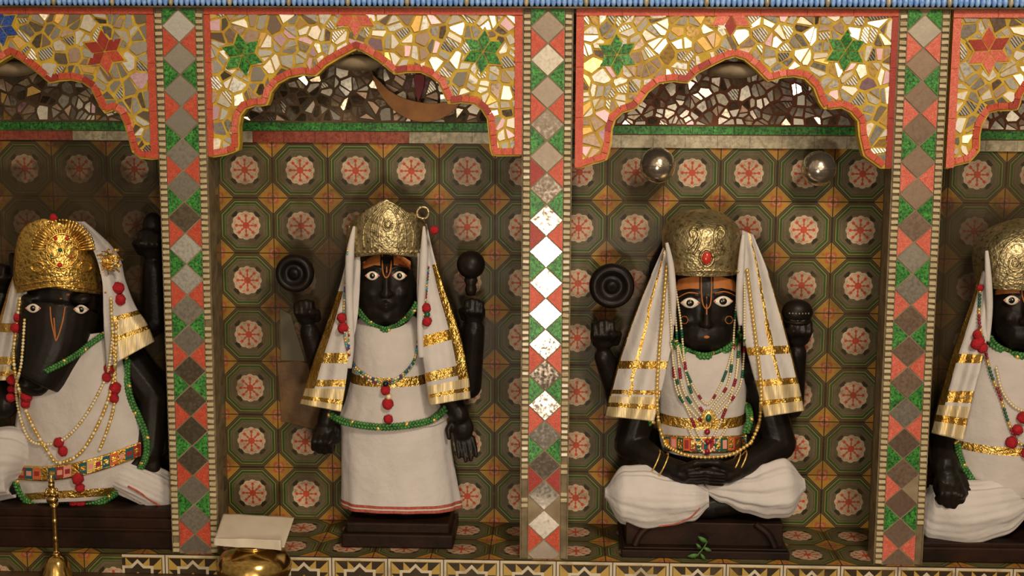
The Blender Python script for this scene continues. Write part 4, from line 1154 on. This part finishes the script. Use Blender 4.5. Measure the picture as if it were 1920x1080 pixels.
    # veil falls
    mb_ = sheet('veil', [(140, 416, .10, 158, 416, .12, 0), (160, 440, .085, 192, 445, .125, .003), (180, 480, .07, 222, 480, .12, .006), (192, 530, .062, 236, 530, .11, .008), (194, 590, .058, 254, 575, .10, .010), (196, 630, .055, 274, 605, .09, .012), (200, 690, .05, 290, 640, .085, .012)],
                VM, t, lambda u, v: 1 if (.70 < v < .745 and u > .2) or (.86 < v < .89 and u > .3) else (2 if v > .72 and u > .3 else 0), fold=.003, nf=2)
    vl = sheet('veil', [(48, 470, .115, 60, 470, .10, 0), (24, 520, .105, 50, 520, .08, .004), (2, 590, .10, 52, 590, .065, .008), (-16, 660, .09, 48, 660, .055, .01), (-26, 715, .08, 30, 712, .05, .012)], VM, t, veil_pattern(.1, [(.55, .62), (.78, .84)], .86, .92, -1, .2), fold=.003)
    s3 = Surf([tu, mb_, vl, body])
    BM = ['gold bead', 'pearl', 'ruby bead']
    pat = lambda i, q: 0 if i % 4 else 1
    nk = beads('necklace', on(s3, [(38, 560), (30, 620), (26, 680), (40, 745), (62, 800), (92, 850), (110, 868), (150, 850), (182, 800), (206, 740), (216, 680), (218, 600)], .005), .0042, pat, BM, t)
    beads('necklace', on(s3, [(46, 600), (40, 680), (30, 730), (40, 790), (60, 828), (100, 832), (130, 815), (160, 780), (186, 735), (204, 690), (212, 620)], .005), .0034, lambda i, q: 1 if i % 5 else 0, BM, t)
    beads('necklace', on(s3, [(208, 560), (212, 640), (216, 700), (214, 760), (200, 810), (184, 850)], .005), .0038, pat, BM, t)
    for x, y, k in [(222, 540, .0125), (226, 562, .0115), (206, 690, .0125), (200, 708, .010), (216, 728, .0125), (214, 747, .010), (22, 712, .011), (24, 732, .012), (20, 746, .010), (50, 742, .0135), (48, 757, .010), (110, 830, .0105), (118, 846, .0105), (146, 898, .012), (150, 915, .010), (140, 942, .011), (152, 944, .0105), (34, 595, .010), (30, 615, .011), (100, 408, .008)]:
        pom(s3(x, y, .007), k, nk)
boar()

# ================================================================== the figure at the right edge
def right_idol():
    t = thing('idol', V((P(1925, 1000, .1).x, .11, 0)), 'black stone idol at the far right, cut off by the picture edge', 'idol', 'dressed black stone idols')
    C = P(1922, 572, .122); r = (.068, .055, .090)
    mb = MB(); mb.ball(C, r, 0, 2); mb.ball(P(1922, 620, .115), (.054, .047, .046), 0, 2)
    face_bits(mb, C, r, 1897, 1951, 563, 1925, 605, 622, 662, .06)
    mb.cap(P(1922, 640, .13), P(1922, 690, .135), .038, .05)
    mb.ball(P(1922, 760, .135), (.10, .05, .12), 0, 2); mb.ball(P(1922, 880, .13), (.10, .055, .07), 0, 2)
    for s_ in (-1, 1):
        sh = P(1922+s_*105, 700, .135); el = P(1922+s_*150, 830, .125); wr = P(1922+s_*150, 872, .07)
        mb.cap(P(1922, 700, .135), sh, .05, .042); mb.cap(sh, el, .042, .036); mb.cap(el, wr, .036, .028)
        mb.cap(P(1922+s_*50, 930, .13), P(1922+s_*150, 960, .10), .055, .045)
    fist(mb, P(1776, 872, .066), V((0, -.2, -1)), V((1, 0, 0)), .030); fist(mb, P(2070, 872, .066), V((0, -.2, -1)), V((-1, 0, 0)), .030)
    mb.ball(P(1925, 640, .178), (.12, .028, .24), 0, 1)
    body = mb.build('body', 'black stone', t, remesh=.003)
    sf = Surf([body]); eyes(t, sf, [(1897, 563), (1951, 563)], 15, 9)
    paste(t, sf, [(1866, 1912, lin(545, 538, 533, 531), lin(553, 551, 550, 550)), (1936, 1980, lin(531, 533, 538, 545), lin(550, 550, 551, 553))], lines=[[(1916, 530), (1917, 555), (1925, 572), (1933, 555), (1934, 530)]])
    zb = P(1800, 1022, .012).z
    mb = MB(); x0, x1 = .7035, 1.25; mb.box(((x0+x1)/2, .112, zb*.40), (x1-x0, .19, zb*.8)); mb.box(((x0+x1)/2, .117, zb*.86), (x1-x0-.012, .18, zb*.28))
    mb.build('pedestal', 'base stone', t, bevel=.003, smooth=False)
    lw = leg_cloth('leg_wrap', [P(1925, 935, .07), P(1870, 950, .06), P(1800, 962, .06), P(1745, 962, .075), P(1722, 955, .085)], [.030, .058, .066, .056, .02], t, amp=.045, k=8, flat=.7)
    leg_cloth('leg_wrap', [P(1930, 935, .07), P(1990, 950, .06), P(2050, 962, .06), P(2110, 962, .075), P(2134, 955, .085)], [.030, .058, .066, .056, .02], t, amp=.045, k=8, flat=.7)
    tu = wrap('tunic', [(1922, 668, 50, .122, .052, 24), (1922, 684, 78, .122, .062, 18), (1922, 735, 100, .122, .072, 6), (1922, 800, 114, .122, .078, 4), (1922, 850, 122, .122, .082, 4), (1922, 905, 112, .122, .084, 10), (1922, 934, 84, .122, .080, 22)],
              ['white lace', 'gold foil'], t, lambda a, v: 1 if .62 < v < .675 else 0, folds=.014, kf=7, cap=False, solid=.002)
    s2 = Surf([tu, body])
    braid('collar_trim', on(s2, [(1854, 630), (1864, 646), (1888, 660), (1922, 668), (1956, 660), (1980, 646), (1990, 630)], .004), .0056, ['green braid', 'gold bead'], tu)
    braid('hem_trim', on(s2, [(1795, 830), (1800, 858), (1814, 886), (1838, 912), (1872, 930), (1922, 935), (1970, 930), (2010, 908)], .004), .0050, ['green braid', 'gold bead'], tu)
    cr = wrap('crown', [(1925, 545, 68, .122, .068, -3), (1925, 520, 72, .122, .072, 0), (1925, 480, 74, .122, .074, 0), (1925, 455, 66, .122, .066, 0), (1925, 430, 44, .122, .046, 0), (1925, 412, 14, .122, .016, 0)], 'antique crown', t)
    sc = Surf([cr])
    relief('crown_relief', [[(1902+14*(1-i/26)*cos(i*.5), 492+18*(1-i/26)*sin(i*.5)) for i in range(24)], [(1858+i*5, 538-6*sin(pi*i/26)-(3 if i % 2 else 0)) for i in range(27)], [(1880, 530), (1892, 515), (1908, 520), (1925, 508)], [(1868, 510), (1880, 470), (1900, 450), (1925, 436)]], sc, .0022, 'antique crown', cr)
    mb = MB(); torus(mb, P(1864, 462, .095), .010, .003); mb.build('crown_loop', 'antique crown', cr)
    vl = sheet('veil', [(1848, 462, .115, 1856, 460, .10, 0), (1838, 510, .105, 1858, 510, .075, .003), (1822, 565, .10, 1857, 565, .07, .006), (1800, 625, .09, 1852, 625, .06, .010), (1778, 690, .08, 1838, 690, .05, .014), (1762, 750, .072, 1822, 752, .042, .016), (1746, 812, .066, 1806, 826, .036, .018)],
               VM, t, veil_pattern(.22, [(.60, .65), (.79, .845)], .86, .91, -1, .16), fold=.004, nf=2.3)
    sheet('veil', [(1994, 460, .10, 2002, 462, .115, 0), (1992, 510, .075, 2012, 510, .105, .003), (1993, 565, .07, 2028, 565, .10, .006), (1998, 625, .06, 2050, 625, .09, .01), (2012, 690, .05, 2072, 690, .08, .014), (2044, 826, .036, 2104, 812, .066, .018)], VM, t, veil_pattern(.22, [(.60, .65), (.79, .845)], .86, .91, 1, .16), fold=.004)
    mb = MB(); sp = spline([P(x, y, .062) for x, y in [(1850, 470), (1853, 520), (1855, 580), (1852, 640)]], 8); mb.tube(sp, [.003+.004*sin(pi*i/len(sp)) for i in range(len(sp))], 0, 10); mb.build('veil_fold', 'white cloth', vl)
    s3 = Surf([tu, vl, body]); rb = random.Random(8)
    nk = beads('necklace', on(s3, [(1838, 540), (1836, 600), (1846, 650), (1858, 700), (1876, 745), (1890, 790), (1906, 826), (1925, 836), (1944, 826), (1974, 745), (2000, 650)], .005), .0036, lambda i, q: [0, 2, 2, 0, 3, 3][(i//2) % 6], ['gold bead', 'pearl', 'emerald bead', 'ruby bead'], t)
    beads('necklace', on(s3, [(1868, 690), (1880, 735), (1905, 765), (1935, 768), (1970, 735)], .005), .003, 1, ['gold bead', 'pearl'], t)
    for x, y, k in [(1832, 628, .010), (1830, 645, .011), (1842, 652, .011), (1838, 640, .009), (1897, 830, .012), (1908, 806, .011), (1918, 783, .012), (1925, 850, .011), (1838, 540, .007)]: pom(s3(x, y, .007), k, nk)
right_idol()

# ================================================================== loose things
def crescent():
    Y = YB-.034
    c = P(790, 120, Y); t = thing('crescent_ornament', c, 'brown crescent with a red drop, hung in front of the mirror mosaic', 'ornament')
    out = [(697, 138), (706, 165), (722, 190), (745, 212), (775, 226), (808, 228), (838, 217), (862, 196)]
    inn = [(862, 196), (838, 192), (810, 194), (780, 190), (752, 182), (728, 168), (712, 152), (697, 138)]
    mb = MB(); a = [P(*p, Y) for p in out]; b = [P(*p, Y) for p in inn]
    pts = spline(a, 6)+spline(b, 6)[1:-1]
    mb.prism([(p.x, p.z) for p in pts], Y, Y+.010); mb.build('crescent', 'crescent brown', t, bevel=.002, smooth=False)
    mb = MB(); pts = spline([P(*p, Y) for p in [(784, 190), (778, 165), (776, 143), (786, 139), (796, 143), (794, 165), (785, 190)]], 5)
    mb.prism([(p.x, p.z) for p in pts], Y-.003, Y+.014); mb.build('red_drop', 'red drop', t, 'deep red drop', bevel=.002, smooth=False)
crescent()

def globe(px, py, R_, lab):
    Y = .13; c = P(px, py, Y); r = S(R_, Y)
    t = thing('steel_globe', c, lab, 'globe', 'steel globes on the tiled wall')
    mb = MB(); mb.ball(c, r, 0, 2); torus(mb, c, r*1.0, .0012, 0, 'z', 40); mb.build('ball', 'steel', t, subsurf=1)
    mb = MB(); mb.tube([c+V((0, r*.8, 0)), V((c.x, YB+.002, c.z))], .006, 0, 12); mb.tube([V((c.x, YB-.004, c.z)), V((c.x, YB+.002, c.z))], .014, 0, 16); mb.build('stem', 'steel', t)
globe(1233, 310, 34, 'polished steel globe on the wall, the left one above the cross-legged figure')
globe(1535, 316, 33, 'polished steel globe on the wall, the right one above the cross-legged figure')

ZL = -.040
def bell():
    Y = -.055; c = P(104, 1000, Y); c.z = ZL; t = thing('hand_bell', c, 'brass hand bell with a tall figured handle, before the boar-headed idol', 'bell')
    z = lambda py: P(100, py, Y).z-ZL
    mb = MB(); k = z(1040)
    mb.lathe([(.0, .003), (.030, 0), (.031, .004), (.028, .014), (.0245, k*.45), (.021, k*.75), (.014, k*.93), (.006, k), (0, k)], c, 0, 40); mb.build('bell_cup', 'brass', t)
    mb = MB(); a, b = z(1042), z(944)
    pr = [(0, a-.004), (.006, a-.004), (.0075, a+.004), (.0055, a+.008)]
    for i in range(1, 9): q = a+(b-a)*i/9; pr += [(.0052, q-.004), (.0066 if i % 3 == 0 else .0054, q), (.0052, q+.003)]
    pr += [(.0085, b), (0, b+.002)]
    mb.lathe(pr, c, 0, 20); h = mb.build('handle', 'brass', t)
    mb = MB(); top = z(890); d = c+V((-.003, 0, 0))
    mb.ball(d+V((0, 0, b+.008)), (.012, .009, .010), 0, 1); mb.ball(d+V((0, 0, b+.022)), (.0095, .008, .013), 0, 1)
    mb.ball(d+V((0, -.001, b+.037)), (.0065, .0065, .0075), 0, 1); mb.lathe([(.006, b+.040), (.0055, b+.046), (.002, top), (0, top+.002)], d, 0, 14)
    for s_ in (-1, 1):
        mb.cap(d+V((s_*.009, 0, b+.028)), d+V((s_*.012, -.004, b+.017)), .003, .0026); mb.cap(d+V((s_*.012, -.004, b+.017)), d+V((s_*.003, -.009, b+.020)), .0026, .0024)
    mb.build('finial', 'brass', h, 'small seated figure finial')
bell()

def pot():
    Y = -.085; c = P(476, 1040, Y); c.z = ZL; t = thing('brass_pot', c, 'round polished brass pot under the folded paper', 'pot')
    zz = lambda py: P(476, py, Y-.03).z-ZL; top = zz(1030)
    R_ = S(73, Y); mz = zz(1076)
    prof = [(0, .001), (R_*.45, 0), (R_*.62, .004), (R_*.88, mz*.55), (R_, mz), (R_*.97, mz+(top-mz)*.30), (R_*.84, mz+(top-mz)*.62), (R_*.58, mz+(top-mz)*.84), (R_*.46, mz+(top-mz)*.92), (R_*.50, top), (R_*.47, top+.002), (R_*.40, top-.004), (0, top-.006)]
    sp = spline([V((a, b, 0)) for a, b in prof], 4)
    mb = MB(); mb.lathe([(max(0, p.x), p.y) for p in sp], c, 0, 64); mb.build('pot_body', 'brass', t)
    return c, top
pc, ptop = pot()
def paper():
    Yf, z0 = pc.y-.030, ZL+ptop+.006
    t = thing('folded_paper', V((pc.x, pc.y, z0)), 'crumpled sheet of folded white paper lying on the brass pot', 'paper')
    # front fold lies over the mouth of the pot, the sheet leans back against the pillar foot
    rows = [(418, 962), (552, 968), (535, 1032), (402, 1018)]
    def leaf(y0, y1, l0, r0, l1, r1, Y0, Y1, nm, th, par):
        mb = MB()
        def fn(u, v):
            xl, xr = l0+(l1-l0)*v, r0+(r1-r0)*v
            p = P(xl+(xr-xl)*u, y0[0]+(y0[1]-y0[0])*u+((y1[0]+(y1[1]-y1[0])*u)-(y0[0]+(y0[1]-y0[0])*u))*v, Y0+(Y1-Y0)*v)
            d = noise.noise(V((p.x*30, p.z*30, 1)))*.004+noise.noise(V((p.x*70, p.z*70, 5)))*.0015
            return p+V((0, d-abs(u-.62)*.006, 0))
        mb.grid(fn, 30, 20); return mb.build(nm, 'paper', par, solid=th)
    leaf((962, 970), (1008, 1026), 420, 552, 404, 533, -.028, -.112, 'sheet', .0012, t)
    leaf((1008, 1012), (1022, 1031), 402, 528, 402, 528, -.114, -.118, 'fold', .005, t)
paper()

def sprig():
    b = P(1312, 1022, .012); t = thing('basil_sprig', V((b.x, b.y, P(1312, 1032, .02).z)), 'small green leaf sprig lying on the seat of the cross-legged figure', 'leaf')
    mb = MB(); st = [P(1302, 1047, .010), P(1312, 1036, .010), P(1320, 1026, .012), P(1326, 1016, .014)]
    mb.tube(spline(st, 5), .0014, 0, 6); mb.build('stem', 'leaf', t)
    for (x, y, a, l) in [(1318, 1012, 2.6, 22), (1326, 1030, -.4, 18), (1300, 1042, 3.3, 22), (1318, 1044, -.9, 16), (1310, 1024, 2.4, 14)]:
        mb = MB(); c = P(x, y, .009)
        for_pts = []
        L = S(l)
        mb.grid(lambda u, v: c+V((cos(a)*(u-.5)*L-sin(a)*(v-.5)*L*.42*sin(pi*min(1, max(0, u)))**.8, -.003*sin(pi*u)+.004*abs(v-.5), sin(a)*(u-.5)*L+cos(a)*(v-.5)*L*.42*sin(pi*min(1, max(0, u)))**.8)), 8, 4)
        mb.build('leaf', 'leaf', t, solid=.0006)
sprig()

def patch(px_pts, mat, lab, name, Y0=YB-.003):
    pts = [P(x, y, Y0) for x, y in px_pts]; mb = MB(); mb.prism([(p.x, p.z) for p in pts], Y0, YB-.0002)
    tag(mb.build(name, mat, smooth=False, bevel=.001), lab, 'tile')
patch([(519, 680), (560, 676), (600, 690), (640, 720), (640, 790), (610, 812), (590, 806), (560, 798), (527, 790), (524, 740)], 'broken tile', 'bare brown patch of broken tile left of the standing figure', 'broken_tile')
patch([(524, 578), (545, 590), (570, 670), (572, 678), (526, 676)], 'grey shard', 'grey tile shard on the wall under the discus of the standing figure', 'tile_shard')
